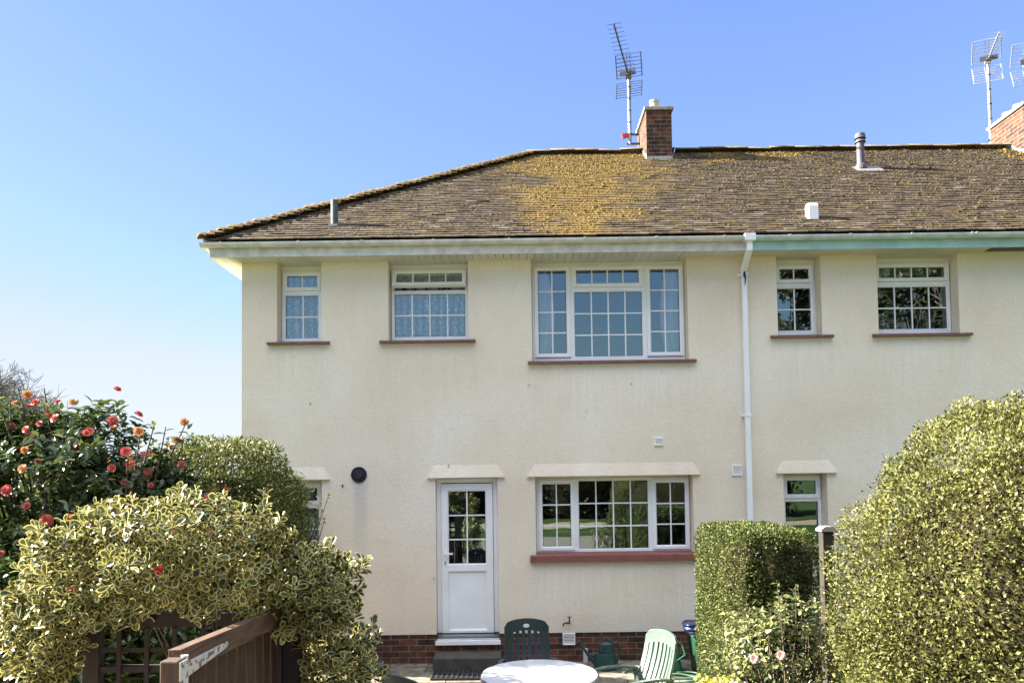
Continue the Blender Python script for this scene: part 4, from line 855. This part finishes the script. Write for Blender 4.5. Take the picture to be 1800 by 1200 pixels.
# boundary post on the right
BP=empty('boundary_post',(2.44,-3.62,0),'weathered wooden boundary post with a pale flat cap, right of the box hedge','post')
mb=MB(); mb.box(-.045,.045,-.045,.045,0,1.90); mb.build('shaft',mat('weathered_brown_post',(.03,.023,.015),.85,var=(9,.35)),BP,bevel=.004)
mb=MB(); mb.prism([(-.06,1.90),(.06,1.90),(.06,1.918),(.03,1.94),(-.03,1.94),(-.06,1.918)],'y',-.06,.06); mb.build('post_cap',mat('pale_cap',(.30,.26,.20),.7),BP)

# ------------------------------------------------------------------ foliage
def leaf_mat(name,c1,c2,c3=None,rough=.42,trans=.25,rim=None,spec=.45,rimpos=.62):
    M=bpy.data.materials.new(name); M.use_nodes=True; t=M.node_tree; N=t.nodes; L=t.links; b=N['Principled BSDF']; out=N['Material Output']
    a=N.new('ShaderNodeAttribute'); a.attribute_name='tint'; r=ramp(N,[(0,c1),(.6,c2),(1,c3 or c2)]); L.new(a.outputs['Fac'],r.inputs[0]); col=r.outputs[0]
    if rim:
        q=N.new('ShaderNodeAttribute'); q.attribute_name='rim'; r2=ramp(N,[(rimpos-.04,(0,0,0)),(rimpos+.04,(1,1,1))]); L.new(q.outputs['Fac'],r2.inputs[0])
        mx=N.new('ShaderNodeMix'); mx.data_type='RGBA'; L.new(r2.outputs[0],mx.inputs[0]); L.new(col,mx.inputs[6]); mx.inputs[7].default_value=(*rim,1); col=mx.outputs[2]
    L.new(col,b.inputs['Base Color']); b.inputs['Roughness'].default_value=rough; b.inputs['Specular IOR Level'].default_value=spec
    if trans:
        tr=N.new('ShaderNodeBsdfTranslucent'); L.new(col,tr.inputs[0]); m=N.new('ShaderNodeMixShader'); m.inputs[0].default_value=trans; L.new(b.outputs[0],m.inputs[1]); L.new(tr.outputs[0],m.inputs[2]); L.new(m.outputs[0],out.inputs[0])
    return M
# leaf templates: (along, across, up)
def tmpl(kind):
    if kind=='small': # folded rhombus, 2 tris
        V=np.array([(0,0,0),(.5,.5,.10),(1,0,-.04),(.5,-.5,.10)]); F=np.array([(0,1,2),(0,2,3)]); rim=np.zeros(4)
    elif kind=='oval': # 8-gon fan, cupped
        o=[(0,.0,0),(.22,.22,.05),(.58,.47,.10),(.88,.38,.05),(1,.0,-.03),(.88,-.38,.05),(.58,-.47,.10),(.22,-.22,.05)]; V=np.array([(.58,0,-.02)]+o); F=np.array([(0,i+1,(i+1)%8+1) for i in range(8)]); rim=np.array([0]+[1]*8)
    elif kind=='point': # pointed ovate
        o=[(0,.0,0),(.25,.42,.07),(.55,.42,.06),(1,.0,-.14),(.55,-.42,.06),(.25,-.42,.07)]; V=np.array([(.42,0,-.03)]+o); F=np.array([(0,i+1,(i+1)%6+1) for i in range(6)]); rim=np.array([0]+[1]*6)
    return V,F,rim
def leaves(name,P_,D,N_,length,width,kind,mt,parent,tint,seed=0):
    """one mesh of leaves: base points P_, directions D, upper-side normals N_"""
    V,F,rim=tmpl(kind); n=len(P_); D=D/np.linalg.norm(D,axis=1,keepdims=True); S=np.cross(N_,D); S/=np.linalg.norm(S,axis=1,keepdims=True)+1e-9; U=np.cross(D,S)
    W=P_[:,None,:]+D[:,None,:]*(V[None,:,0,None]*length[:,None,None])+S[:,None,:]*(V[None,:,1,None]*width[:,None,None])+U[:,None,:]*(V[None,:,2,None]*length[:,None,None])
    FF=(F[None]+np.arange(n)[:,None,None]*len(V)).reshape(-1,3)
    return npmesh(name,W.reshape(-1,3),FF,mt,parent,attrs={'tint':('POINT',np.repeat(tint,len(V))),'rim':('POINT',np.tile(rim,n))})
def unit(n,rg): 
    v=rg.normal(size=(n,3)); return v/np.linalg.norm(v,axis=1,keepdims=True)
def lumpy(d,seed,fr=2.2,amp=.12):
    """low frequency bumpiness as a function of direction/position"""
    s=seed*7.3; return np.array([mnoise.fractal((x*fr+s,y*fr,z*fr),1,2,3) for x,y,z in d])*amp
def shell(n,blobs,rg,seed,amp=.13,depth=.10,fr=2.2,front=None):
    """points and outward normals on the outside of a union of (super)ellipsoids; depth = inward scatter (m)"""
    vol=np.array([b[1][0]*b[1][1]+b[1][1]*b[1][2]+b[1][0]*b[1][2] for b in blobs]); cnt=(n*vol/vol.sum()).astype(int); PP=[];NN=[]
    for (c,r,e),m_ in zip([(b[0],b[1],b[2] if len(b)>2 else 2) for b in blobs],cnt):
        d=unit(m_,rg); k=(np.abs(d)**e).sum(1)**(-1/e); q=d*k[:,None]; 
        rad=1+lumpy(q*np.array(r)*1.0+np.array(c),seed,fr,amp); p=np.array(c)+q*np.array(r)*rad[:,None]
        nn=np.sign(q)*np.abs(q)**(e-1)/np.array(r); nn/=np.linalg.norm(nn,axis=1,keepdims=True)+1e-9
        p=p-nn*(np.abs(rg.normal(size=m_))*depth)[:,None]
        inside=np.zeros(m_,bool)
        for b2 in blobs:
            if b2[0]==c: continue
            e2=b2[2] if len(b2)>2 else 2; inside|=((np.abs((p-np.array(b2[0]))/np.array(b2[1]))**e2).sum(1)<.62)
        PP.append(p[~inside]);NN.append(nn[~inside])
    return np.vstack(PP),np.vstack(NN)
M_BARK=mat('bush_bark',(.07,.05,.035),.9,var=(20,.4))
def branches(parent,base,tips,seed,r0=.02,name='stems',mt=None,sag=.1):
    rg=np.random.default_rng(seed); mb=MB()
    for t in tips:
        b=np.array(base)+rg.normal(0,.05,3)*np.array((1,1,0)); t=np.array(t); mid=b*.5+t*.5+rg.normal(0,.07,3)+np.array((0,0,sag)); q1=b*.75+mid*.25+rg.normal(0,.02,3)
        mb.tube([b,(b+mid)/2+rg.normal(0,.03,3),mid,(mid+t)/2+rg.normal(0,.03,3),t],[r0,r0*.8,r0*.6,r0*.4,r0*.2],5,False)
    return mb.build(name,mt or M_BARK,parent)
def hedge(name,label,cat,blobs,n,ll,lw,mt,seed,kind='small',amp=.06,depth=.05,fr=3,base=None,upb=.35,core=.86,spread=.9,coremat=None,keep=None,tintf=None,stray=0,sln=.1):
    rg=np.random.default_rng(seed); E=empty(name,(blobs[0][0][0],blobs[0][0][1],gz(blobs[0][0][0],blobs[0][0][1])),label,cat); off=np.array(E.location)
    P_,N_=shell(n,blobs,rg,seed,amp,depth,fr); k=P_[:,2]>gz(*blobs[0][0][:2])-.02
    if keep is not None: k&=keep(P_,N_,rg)
    P_=P_[k];N_=N_[k]; m_=len(P_)
    D=N_*.75+rg.normal(size=(m_,3))*spread*.62+np.array((0,0,upb)); nn=rg.normal(size=(m_,3))*.7+N_*.5+np.array((-.15,0,.7))
    l=rg.uniform(ll*.65,ll*1.25,m_); t=rg.random(m_) if tintf is None else np.clip(tintf(P_,rg),0,1)
    sm=MB()
    if stray:   # shoots standing out of the clipped surface
        A=[];B=[];C_=[];Lk=[];Tk=[]
        for i_ in rg.permutation(m_)[:stray]:
            p=P_[i_]; q_=N_[i_]; d=q_*.6+np.array((0,0,.7))+rg.normal(0,.3,3); d/=np.linalg.norm(d); h=rg.uniform(.3,1)*sln; sm.tube([p-off-d*.08,p-off+d*h],[.0022,.001],3,False)
            for q in range(6):
                v=rg.normal(size=3); v/=np.linalg.norm(v); A.append(p+d*h*q/5.5); B.append(d*.5+v*.7); C_.append(v+np.array((0,0,.8))); Lk.append(ll*rg.uniform(.7,1.1)); Tk.append(rg.uniform(.4,1))
        P_=np.vstack((P_,A)); D=np.vstack((D,B)); nn=np.vstack((nn,C_)); l=np.concatenate((l,Lk)); t=np.concatenate((t,Tk))
    leaves('foliage',P_-off,D,nn,l,l*lw,kind,mt,E,t)
    if core:  # twiggy inner mass
        mb=sm
        for b in blobs:
            c,r=b[0],b[1]; e=b[2] if len(b)>2 else 2; nu,nv=20,12; V=[];F=[]
            for j in range(nv+1):
                ph=-math.pi/2+math.pi*j/nv
                for i in range(nu):
                    th=2*math.pi*i/nu; d=np.array((math.cos(ph)*math.cos(th),math.cos(ph)*math.sin(th),math.sin(ph))); kk=(np.abs(d)**e).sum()**(-1/e); q=d*kk*np.array(r)*core*(1+.08*mnoise.noise((d[0]*3,d[1]*3,d[2]*3)))+np.array(c)-off; V.append(tuple(q))
            for j in range(nv):
                for i in range(nu): F.append((j*nu+i,j*nu+(i+1)%nu,(j+1)*nu+(i+1)%nu,(j+1)*nu+i))
            mb.add(V,F)
        mb.build('twigs',coremat or M_TWIG,E)
    return E,P_,N_
M_TWIG=mat('twig_mass',(.035,.03,.016),.95,spec=.05,var=(30,.5),bump=(40,1,5))
# materials
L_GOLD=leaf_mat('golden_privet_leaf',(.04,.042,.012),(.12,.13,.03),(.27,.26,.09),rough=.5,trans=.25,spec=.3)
L_BOX=leaf_mat('box_leaf',(.025,.045,.009),(.07,.095,.02),(.19,.19,.05),rough=.45,trans=.2,spec=.3)
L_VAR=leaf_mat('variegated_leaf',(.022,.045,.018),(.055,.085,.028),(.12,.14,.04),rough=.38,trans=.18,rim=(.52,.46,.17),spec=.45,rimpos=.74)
L_CAM=leaf_mat('camellia_leaf',(.035,.065,.018),(.085,.12,.03),(.26,.25,.06),rough=.24,trans=.25,spec=.7)
L_ROUND=leaf_mat('round_hedge_leaf',(.035,.055,.012),(.10,.12,.025),(.30,.28,.07),rough=.45,trans=.3,spec=.3)
L_LOOSE=leaf_mat('loose_leaf',(.04,.075,.02),(.12,.165,.04),(.30,.30,.10),rough=.3,trans=.35)
L_ROSE=leaf_mat('rose_leaf',(.035,.06,.025),(.12,.14,.045),(.30,.29,.11),rough=.3,trans=.25)
L_TREE=leaf_mat('tree_leaf',(.02,.03,.012),(.05,.06,.02),(.12,.11,.04),rough=.6,trans=.2)
L_YEL=leaf_mat('yellow_flower',(.55,.5,.04),(.75,.68,.06),(.8,.75,.15),rough=.5,trans=.2)
# golden hedge at the right
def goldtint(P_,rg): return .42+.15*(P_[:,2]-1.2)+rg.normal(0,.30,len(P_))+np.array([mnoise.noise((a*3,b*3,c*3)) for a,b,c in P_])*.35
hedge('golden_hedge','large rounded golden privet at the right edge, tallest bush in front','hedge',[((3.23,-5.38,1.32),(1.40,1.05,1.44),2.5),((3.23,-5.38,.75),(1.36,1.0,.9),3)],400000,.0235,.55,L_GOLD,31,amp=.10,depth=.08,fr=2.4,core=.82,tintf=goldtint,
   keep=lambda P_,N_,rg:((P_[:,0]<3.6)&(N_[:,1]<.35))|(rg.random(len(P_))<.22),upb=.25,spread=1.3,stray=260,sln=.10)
# box hedge
hedge('box_hedge','square clipped green box hedge with its left side in sun','hedge',[((2.255,-2.30,.98),(.42,.78,.88),9)],90000,.024,.6,L_BOX,32,amp=.03,depth=.035,fr=3,core=.9,upb=.2,spread=1.2,stray=90,sln=.05)
# rounded green hedge behind the camellia
hedge('rounded_hedge','rounded green hedge behind the camellia at the house corner','hedge',[((-3.05,-2.1,1.75),(.88,.7,1.05),2.8),((-4.3,-2.3,1.5),(.9,.8,1.15),2.2)],100000,.036,.5,L_ROUND,33,amp=.12,depth=.20,fr=2,core=.62,spread=1.2,stray=80,sln=.10)
hedge('added_shade_shrub','tall narrow shrub added at the outer corner of the house to shade the patio','shrub',[((-4.20,.06,1.32),(.52,.34,1.40),2.6)],14000,.05,.5,L_ROUND,34,amp=.10,depth=.10,fr=2,core=.75)  # added shrub, mostly hidden, blocking the sun from the strip along the wall
# ---- variegated shrub: rosettes
VS=empty('variegated_shrub',(-1.6,-5.75,gz(-1.6,-5.75)),'yellow edged variegated shrub spreading over the trellis and gate','shrub'); off=np.array(VS.location)
rg=np.random.default_rng(41)
vb=[((-1.72,-5.80,2.02),(.60,.42,.33)),((-2.20,-5.75,1.86),(.34,.34,.40)),((-1.20,-5.62,1.80),(.34,.30,.28)),((-1.02,-5.45,1.30),(.235,.27,.62)),((-2.15,-5.85,1.62),(.22,.25,.26)),((-2.42,-5.75,1.66),(.24,.28,.34))]
P_,N_=shell(1500,vb,rg,4,.26,.09,3.2); k=(P_[:,1]<-5.2)|(rg.random(len(P_))<.6); P_=P_[k];N_=N_[k]
k=~((P_[:,0]>-2.25)&(P_[:,0]<-1.25)&(P_[:,2]<1.66)&(P_[:,1]<-5.5)); P_=P_[k];N_=N_[k]
A=[];Dd=[];Nn=[];LL=[];TT=[]
for p,n in zip(P_,N_):
    ax=n*.75+np.array((-.12,0,.55))+rg.normal(0,.25,3); ax/=np.linalg.norm(ax); a=np.cross(ax,(0,1,.1)); a/=np.linalg.norm(a); b=np.cross(ax,a); m_=rg.integers(6,10); ph=rg.uniform(0,6.3); tt=rg.random()
    for i in range(m_):
        th=ph+i*2.4; op=R(28+7.5*i+rg.uniform(-18,18)); d=ax*math.cos(op)+(a*math.cos(th)+b*math.sin(th))*math.sin(op)
        A.append(p-ax*.010*i); Dd.append(d); Nn.append(ax*1.0+d*(-.3)+rg.normal(0,.12,3)); LL.append(rg.uniform(.040,.078)*(1-.25*(i<2))); TT.append(np.clip(tt*.6+rg.random()*.4,0,1))
A=np.array(A);LL=np.array(LL); leaves('foliage',A-off,np.array(Dd),np.array(Nn),LL,LL*rg.uniform(.46,.58,len(LL)),'oval',L_VAR,VS,np.array(TT))
tips=[p-n*.05 for p,n in zip(P_[::9],N_[::9])]
branches(VS,(-.1,.72,0),[t-off for t in tips[::9]],5,.005,'stems',sag=.45)
# dark inner foliage of the shrub
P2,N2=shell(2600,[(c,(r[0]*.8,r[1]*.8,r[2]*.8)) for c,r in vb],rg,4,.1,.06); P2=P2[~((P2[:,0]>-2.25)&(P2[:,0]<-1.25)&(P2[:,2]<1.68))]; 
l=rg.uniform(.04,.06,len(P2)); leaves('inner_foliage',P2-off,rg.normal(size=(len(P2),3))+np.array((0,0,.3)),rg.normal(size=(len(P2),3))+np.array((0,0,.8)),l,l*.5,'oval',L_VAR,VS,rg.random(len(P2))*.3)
# ---- camellia
CM=empty('camellia_bush',(-3.15,-4.3,gz(-3.15,-4.3)),'tall glossy camellia covered in coral and orange double blooms','camellia'); off=np.array(CM.location)
rg=np.random.default_rng(51)
cb=[((-3.15,-4.30,2.12),(.72,.55,.82)),((-3.75,-4.35,2.15),(.6,.5,.80)),((-2.72,-4.25,1.78),(.42,.45,.72)),((-2.3,-4.5,1.5),(.4,.4,.55)),((-3.0,-4.5,1.2),(.9,.5,.55)),((-3.3,-5.0,1.3),(.75,.4,.65)),((-3.15,-3.25,1.80),(.5,.5,.74)),((-2.58,-4.3,2.02),(.46,.4,.62))]  # blob nearest the house is added to throw dappled shade on the table
P_,N_=shell(8500,cb,rg,9,.26,.16,2.6); P_=P_[P_[:,2]>1.05] if False else P_; N_=N_[:len(P_)]
k=P_[:,2]>.95; P_=P_[k];N_=N_[k]
# upright shoots breaking the outline
sh=[]
for i in range(60):
    x=rg.uniform(-4.2,-2.35); top=2.72+.22*math.sin(x*5)-.35*max(0,x+2.9); sh.append((x,-4.3+rg.normal(0,.2),top+rg.uniform(-.15,.16)))
A=[];Dd=[];Nn=[];LL=[];TT=[]
def spray(p,ax,m_,ln,s,tt):
    ax=ax/np.linalg.norm(ax); a=np.cross(ax,(.2,1,.1)); a/=np.linalg.norm(a); b=np.cross(ax,a); ph=rg.uniform(0,6.3)
    for i in range(m_):
        th=ph+i*2.5; op=R(rg.uniform(45,75)); d=ax*math.cos(op)+(a*math.cos(th)+b*math.sin(th))*math.sin(op)+np.array((0,0,-.12))
        A.append(p-ax*s*(m_-i)/m_); Dd.append(d); Nn.append(ax+np.array((0,0,.7))+rg.normal(0,.25,3)); LL.append(ln*rg.uniform(.75,1.15)); TT.append(np.clip((.62+rg.random()*.5 if rg.random()<tt else rg.random()*.6),0,1))
for p,n in zip(P_,N_): spray(p,n*.7+np.array((-.05,0,.5))+rg.normal(0,.3,3),rg.integers(5,8),.078,.14,.12)
for p in sh: spray(np.array(p),np.array((rg.normal(0,.15),0,1)),8,.075,.22,.35)
A=np.array(A);LL=np.array(LL); leaves('foliage',A-off,np.array(Dd),np.array(Nn),LL,LL*.48,'point',L_CAM,CM,np.array(TT))
branches(CM,(0,0,0),[np.array(p)-off for p in sh]+[p-n*.06-off for p,n in zip(P_[::40],N_[::40])],6,.02)
def bloom(seed,r,cols):
    rg_=np.random.default_rng(seed); V=[];F=[];T_=[]
    for layer,(n,op,sc) in enumerate(((7,82,1.0),(7,62,.92),(6,42,.78),(5,22,.6))):
        for i in range(n):
            th=2*math.pi*i/n+layer*.4+rg_.uniform(-.15,.15); o_=R(op+rg_.uniform(-6,6)); b=len(V); dx=np.array((math.cos(th)*math.sin(o_),math.sin(th)*math.sin(o_),math.cos(o_))); sx=np.array((-math.sin(th),math.cos(th),0)); up=np.cross(dx,sx); L_=r*sc
            for (u,v_,w_) in ((.1,.08,0),(.55,.42,-.06),(.95,.34,-.16),(1.04,0,-.10),(.95,-.34,-.16),(.55,-.42,-.06),(.1,-.08,0),(.55,0,.03)):
                V.append(dx*L_*u+sx*L_*v_-up*L_*w_*(-1)); 
            for q in range(6): F.append((b+q,b+q+1,b+7))
            T_+= [rg_.random()]*8
    return V,F,T_
ML_C=leaf_mat('coral_petal',(.42,.05,.055),(.56,.10,.085),(.62,.22,.13),rough=.5,trans=.25)
ML_O=leaf_mat('orange_petal',(.50,.17,.05),(.62,.28,.09),(.60,.36,.15),rough=.55,trans=.25)
ML_R=leaf_mat('red_petal',(.35,.015,.02),(.5,.03,.04),(.55,.06,.05),rough=.5,trans=.2)
protos=[]
for k in range(3):
    for mt_ in (ML_C,ML_O,ML_R):
        V,F,T_=bloom(60+k,.034,None); me_=npmesh('bloom',V,F,mt_,attrs={'tint':('POINT',T_),'rim':('POINT',[0]*len(V))}); protos.append(me_.data); bpy.data.objects.remove(me_)
def place_bloom(parent,off,p,n,which,s=1):
    o=bpy.data.objects.new('bloom',protos[which]); COL.objects.link(o); o.parent=parent; o.location=Vector(tuple(np.array(p)-off)); o.rotation_euler=Vector(tuple(n)).to_track_quat('Z','Y').to_euler(); o.scale=(s,s,s); return o
P3,N3=shell(2500,cb,rg,9,.26,.0,2.6); k=(N3[:,1]<.15)&(P3[:,2]>1.75)&(P3[:,0]>-4.1); P3=P3[k];N3=N3[k]; idx=rg.permutation(len(P3)); used=[]
for i in idx:
    p=P3[i]
    if len(used)>=86: break
    if any(np.linalg.norm(p-q)<.11 for q in used): continue
    if p[2]<2.25 and rg.random()<.6: continue
    used.append(p); hi=p[2]>2.35
    place_bloom(CM,off,p+N3[i]*.03,N3[i]+np.array((.1,-.6,.1))+rg.normal(0,.25,3),3*rg.integers(0,3)+(1 if (hi and rg.random()<.3) else 0),rg.uniform(.6,1.15))
for p in sh[::5]: place_bloom(CM,off,np.array(p)+(0,-.03,0),(rg.normal(0,.4),-.8,.4),3*rg.integers(0,3)+rg.integers(0,2),rg.uniform(.8,1.05))
# a few red blooms of the camellia hanging through the variegated shrub
for p in ((-1.66,-6.16,1.965),(-1.62,-6.10,2.16),(-2.12,-6.05,1.86)): place_bloom(CM,off,p,(.1,-1,.2),2,.62)
# ---- loose bush beside the ground floor window
LB=empty('loose_shrub',(-2.75,-1.25,0),'loose leafy shrub with arching shoots in front of the left ground floor window','shrub'); off=np.array(LB.location)
rg=np.random.default_rng(61); lb=[((-2.86,-1.35,1.60),(.48,.42,.74)),((-3.2,-1.6,1.4),(.5,.4,.8)),((-3.05,-.60,2.2),(.5,.42,.40))]  # highest blob is an extra crown, added to shade the patio
P_,N_=shell(4600,lb,rg,3,.28,.16,2.6); A=[];Dd=[];Nn=[];LL=[];TT=[]
for p,n in zip(P_,N_): spray(p,n*.7+np.array((0,0,.5))+rg.normal(0,.3,3),6,.062,.16,.4)
tips=[(-2.12,-1.35,2.20),(-2.2,-1.3,2.03),(-2.3,-1.4,2.32),(-2.5,-1.3,2.42),(-2.28,-1.3,1.85),(-2.15,-1.4,1.95),(-2.7,-1.3,2.45)]
for t_ in tips:
    b=np.array((-2.7,-1.25,1.6)); t_=np.array(t_)
    for q in (.55,.7,.85,1): spray(b+(t_-b)*q,(t_-b)/np.linalg.norm(t_-b)+np.array((0,0,.3)),5,.062,.12,.6)
A=np.array(A);LL=np.array(LL); leaves('foliage',A-off,np.array(Dd),np.array(Nn),LL,LL*.42,'point',L_LOOSE,LB,np.array(TT))
branches(LB,(0,0,0),[np.array(t_)-off for t_ in tips]+[p-off for p in P_[::30]],7,.015)
# ---- rose-like bush with pale flowers
RB=empty('flowering_shrub',(1.83,-4.45,0),'loose shrub with a few pale pink flowers in front of the box hedge','shrub'); off=np.array(RB.location)
rg=np.random.default_rng(71); rb=[((1.78,-4.30,1.05),(.45,.36,.52)),((1.66,-4.3,.70),(.36,.36,.5)),((2.05,-4.3,.75),(.42,.34,.6))]
P_,N_=shell(1250,rb,rg,3,.32,.10,2.8); A=[];Dd=[];Nn=[];LL=[];TT=[]
for p,n in zip(P_,N_): spray(p,n*.7+np.array((-.1,0,.5))+rg.normal(0,.35,3),6,.048,.12,.5)
tips=[(1.70,-4.6,1.66),(1.86,-4.5,1.60),(1.45,-4.6,1.42),(2.08,-4.6,1.72),(2.15,-4.7,1.85),(1.36,-4.5,1.2)]
for t_ in tips:
    b=np.array((1.8,-4.45,1.0)); t_=np.array(t_)
    for q in (.6,.75,.88,1): spray(b+(t_-b)*q,(t_-b)/np.linalg.norm(t_-b)+np.array((0,0,.3)),4,.045,.1,.6)
A=np.array(A);LL=np.array(LL); leaves('foliage',A-off,np.array(Dd),np.array(Nn),LL,LL*.5,'point',L_ROSE,RB,np.array(TT))
branches(RB,(0,0,0),[np.array(t_)-off for t_ in tips]+[p-off for p in P_[::14]],8,.010)
ML_P=leaf_mat('pale_pink_petal',(.45,.28,.25),(.50,.36,.33),(.55,.45,.42),rough=.5,trans=.25)
V,F,T_=bloom(90,.040,None); pk=npmesh('bloom',V,F,ML_P,attrs={'tint':('POINT',T_),'rim':('POINT',[0]*len(V))}); pkd=pk.data; bpy.data.objects.remove(pk)
for p in ((2.02,-4.80,1.52),(1.50,-4.72,1.17),(1.66,-4.76,1.20),(1.70,-4.75,.62)):
    o=bpy.data.objects.new('bloom',pkd); COL.objects.link(o); o.parent=RB; o.location=Vector(tuple(np.array(p)-off)); o.rotation_euler=(R(70),0,R(-20)); o.scale=(.72,)*3
# ---- yellow flowers by the hedge foot
YF=empty('yellow_flower_clump',(1.66,-3.25,0),'bright yellow flowering clump at the foot of the box hedge','flowers'); off=np.array(YF.location)
rg=np.random.default_rng(81); P_,N_=shell(1100,[((1.66,-3.25,.42),(.22,.22,.26)),((1.80,-3.3,.36),(.2,.2,.24))],rg,3,.35,.05,5); P_=P_[P_[:,2]>.2]; N_=N_[:len(P_)]
A=[];Dd=[];Nn=[];LL=[];TT=[]
for p in P_: spray(p,np.array((0,0,1))+rg.normal(0,.5,3),4,.028,.02,.5)
A=np.array(A);LL=np.array(LL); leaves('flowers',A-off,np.array(Dd),np.array(Nn),LL,LL*.8,'small',L_YEL,YF,np.array(TT)); branches(YF,(0,0,0),[p-off for p in P_[::12]],9,.004)
P_,N_=shell(500,[((1.7,-3.27,.22),(.3,.25,.24))],rg,3,.3,.05,5); A=[];Dd=[];Nn=[];LL=[];TT=[]
for p in P_: spray(p,np.array((0,0,1))+rg.normal(0,.5,3),4,.04,.03,.5)
A=np.array(A);LL=np.array(LL); leaves('foliage',A-off,np.array(Dd),np.array(Nn),LL,LL*.4,'point',L_BOX,YF,np.array(TT))
# ------------------------------------------------------------------ trees
def bare_tree(name,base,h,spread,label,seed,levels=6,r0=.22,group=None,thin=.011,nb=3,seg=4):
    rg=np.random.default_rng(seed); E=empty(name,base,label,'tree',group); T0=MB(); T1=MB()
    def grow(p,d,l,r,lv):
        pts=[p]; rr=[r]; q=p.copy(); dd=d.copy()
        for i in range(seg):
            dd=dd+rg.normal(0,.16 if lv else .05,3)+np.array((0,0,.05)); dd/=np.linalg.norm(dd); q=q+dd*l/seg; pts.append(q.copy()); rr.append(max(thin*.6,r*(1-.45*(i+1)/seg)))
        (T0 if lv==0 else T1).tube(pts,rr,7 if lv<2 else (4 if lv<4 else 3),False)
        if lv>=levels: return
        for i in range(nb+(lv>0)+(lv>2)):
            at=pts[rg.integers(2,seg+1)] if lv else pts[rg.integers(seg-1,seg+1)]; a=np.cross(dd,rg.normal(size=3)); a/=np.linalg.norm(a)
            nd=dd*math.cos(R(38))+a*math.sin(R(38+rg.uniform(-12,18)))*spread; nd/=np.linalg.norm(nd); grow(at,nd,l*rg.uniform(.58,.80),max(thin,r*.52),lv+1)
    grow(np.zeros(3),np.array((0,0,1.)),h*.30,r0,0)
    T0.build('trunk',M_BARK,E); T1.build('crown',mat('bare_twigs',(.14,.115,.10),.9),E); return E
bare_tree('bare_tree',(-33.0,34,-1.6),19,1.1,'leafless winter tree far behind the camellia at the left edge',3,levels=6,nb=3,thin=.017,r0=.3)
def leafy_tree(base,h,rx,rz,seed,label,n=9000,ls=.16,group='trees behind the viewer',clump=16):
    rg=np.random.default_rng(seed); E=empty('garden_tree',base,label,'tree',group); mb=MB(); hz=h-rz
    mb.tube([(0,0,-.3),(.1,0,hz*.5),(0,.1,hz)],[.28,.2,.13],9,False); mb.build('trunk',M_BARK,E)
    tips=[]; c=[]
    for i in range(clump):
        d=unit(1,rg)[0]; tips.append(np.array((d[0]*rx*.7,d[1]*rx*.7,hz+d[2]*rz*.7))); c.append((tuple(tips[-1]),(rx*rg.uniform(.22,.4),)*2+(rz*rg.uniform(.18,.34),)))
    branches(E,(0,0,hz*.5),tips,seed,.07,'limbs')
    P_,N_=shell(n,c,rg,seed,.25,.35,.9); m_=len(P_); l=rg.uniform(ls*.6,ls*1.3,m_)
    leaves('crown',P_,rg.normal(size=(m_,3)),rg.normal(size=(m_,3))+np.array((0,0,.8)),l,l*.6,'small',L_TREE,E,rg.random(m_)); return E
for i,(x,y,h,rx,rz) in enumerate(((9.5,-17,10.5,2.6,4.2),(13.5,-16,11.5,3.0,4.8),(18,-18,12,3.2,5),(12.8,-11.5,10.5,2.4,4.6),(23,-16,11,3.4,4.6))):
    leafy_tree((x,y,gz(x,y)),h,rx,rz,100+i,'dark leafy tree number of the row'[:15]+[' nearest the path',' second in the garden row',' standing in the middle of the garden row',' closest to the fence',' at the far end of the garden row'][i],n=15000,ls=.22)
for i,(x,y,h,s) in enumerate(((7.5,-13.5,8.5,5),(10.5,-12.5,9,6))): bare_tree('bare_tree',(x,y,gz(x,y)),h,1.0,['leafless tree behind the viewpoint beside the path','leafless tree behind the viewpoint nearer the neighbour'][i],s,levels=5,thin=.016)
# tall mixed hedge closing the garden behind the viewpoint
hb=[((x,-16.5+.5*math.sin(x),2.2),(1.5,1.1,1.9+.5*math.sin(x*1.7)),2.4) for x in range(-12,9,2)]
hedge('garden_hedge','long dark mixed hedge closing the garden behind the viewpoint','hedge',hb,16000,.16,.55,L_TREE,91,amp=.15,depth=.12,fr=.8,core=.86)
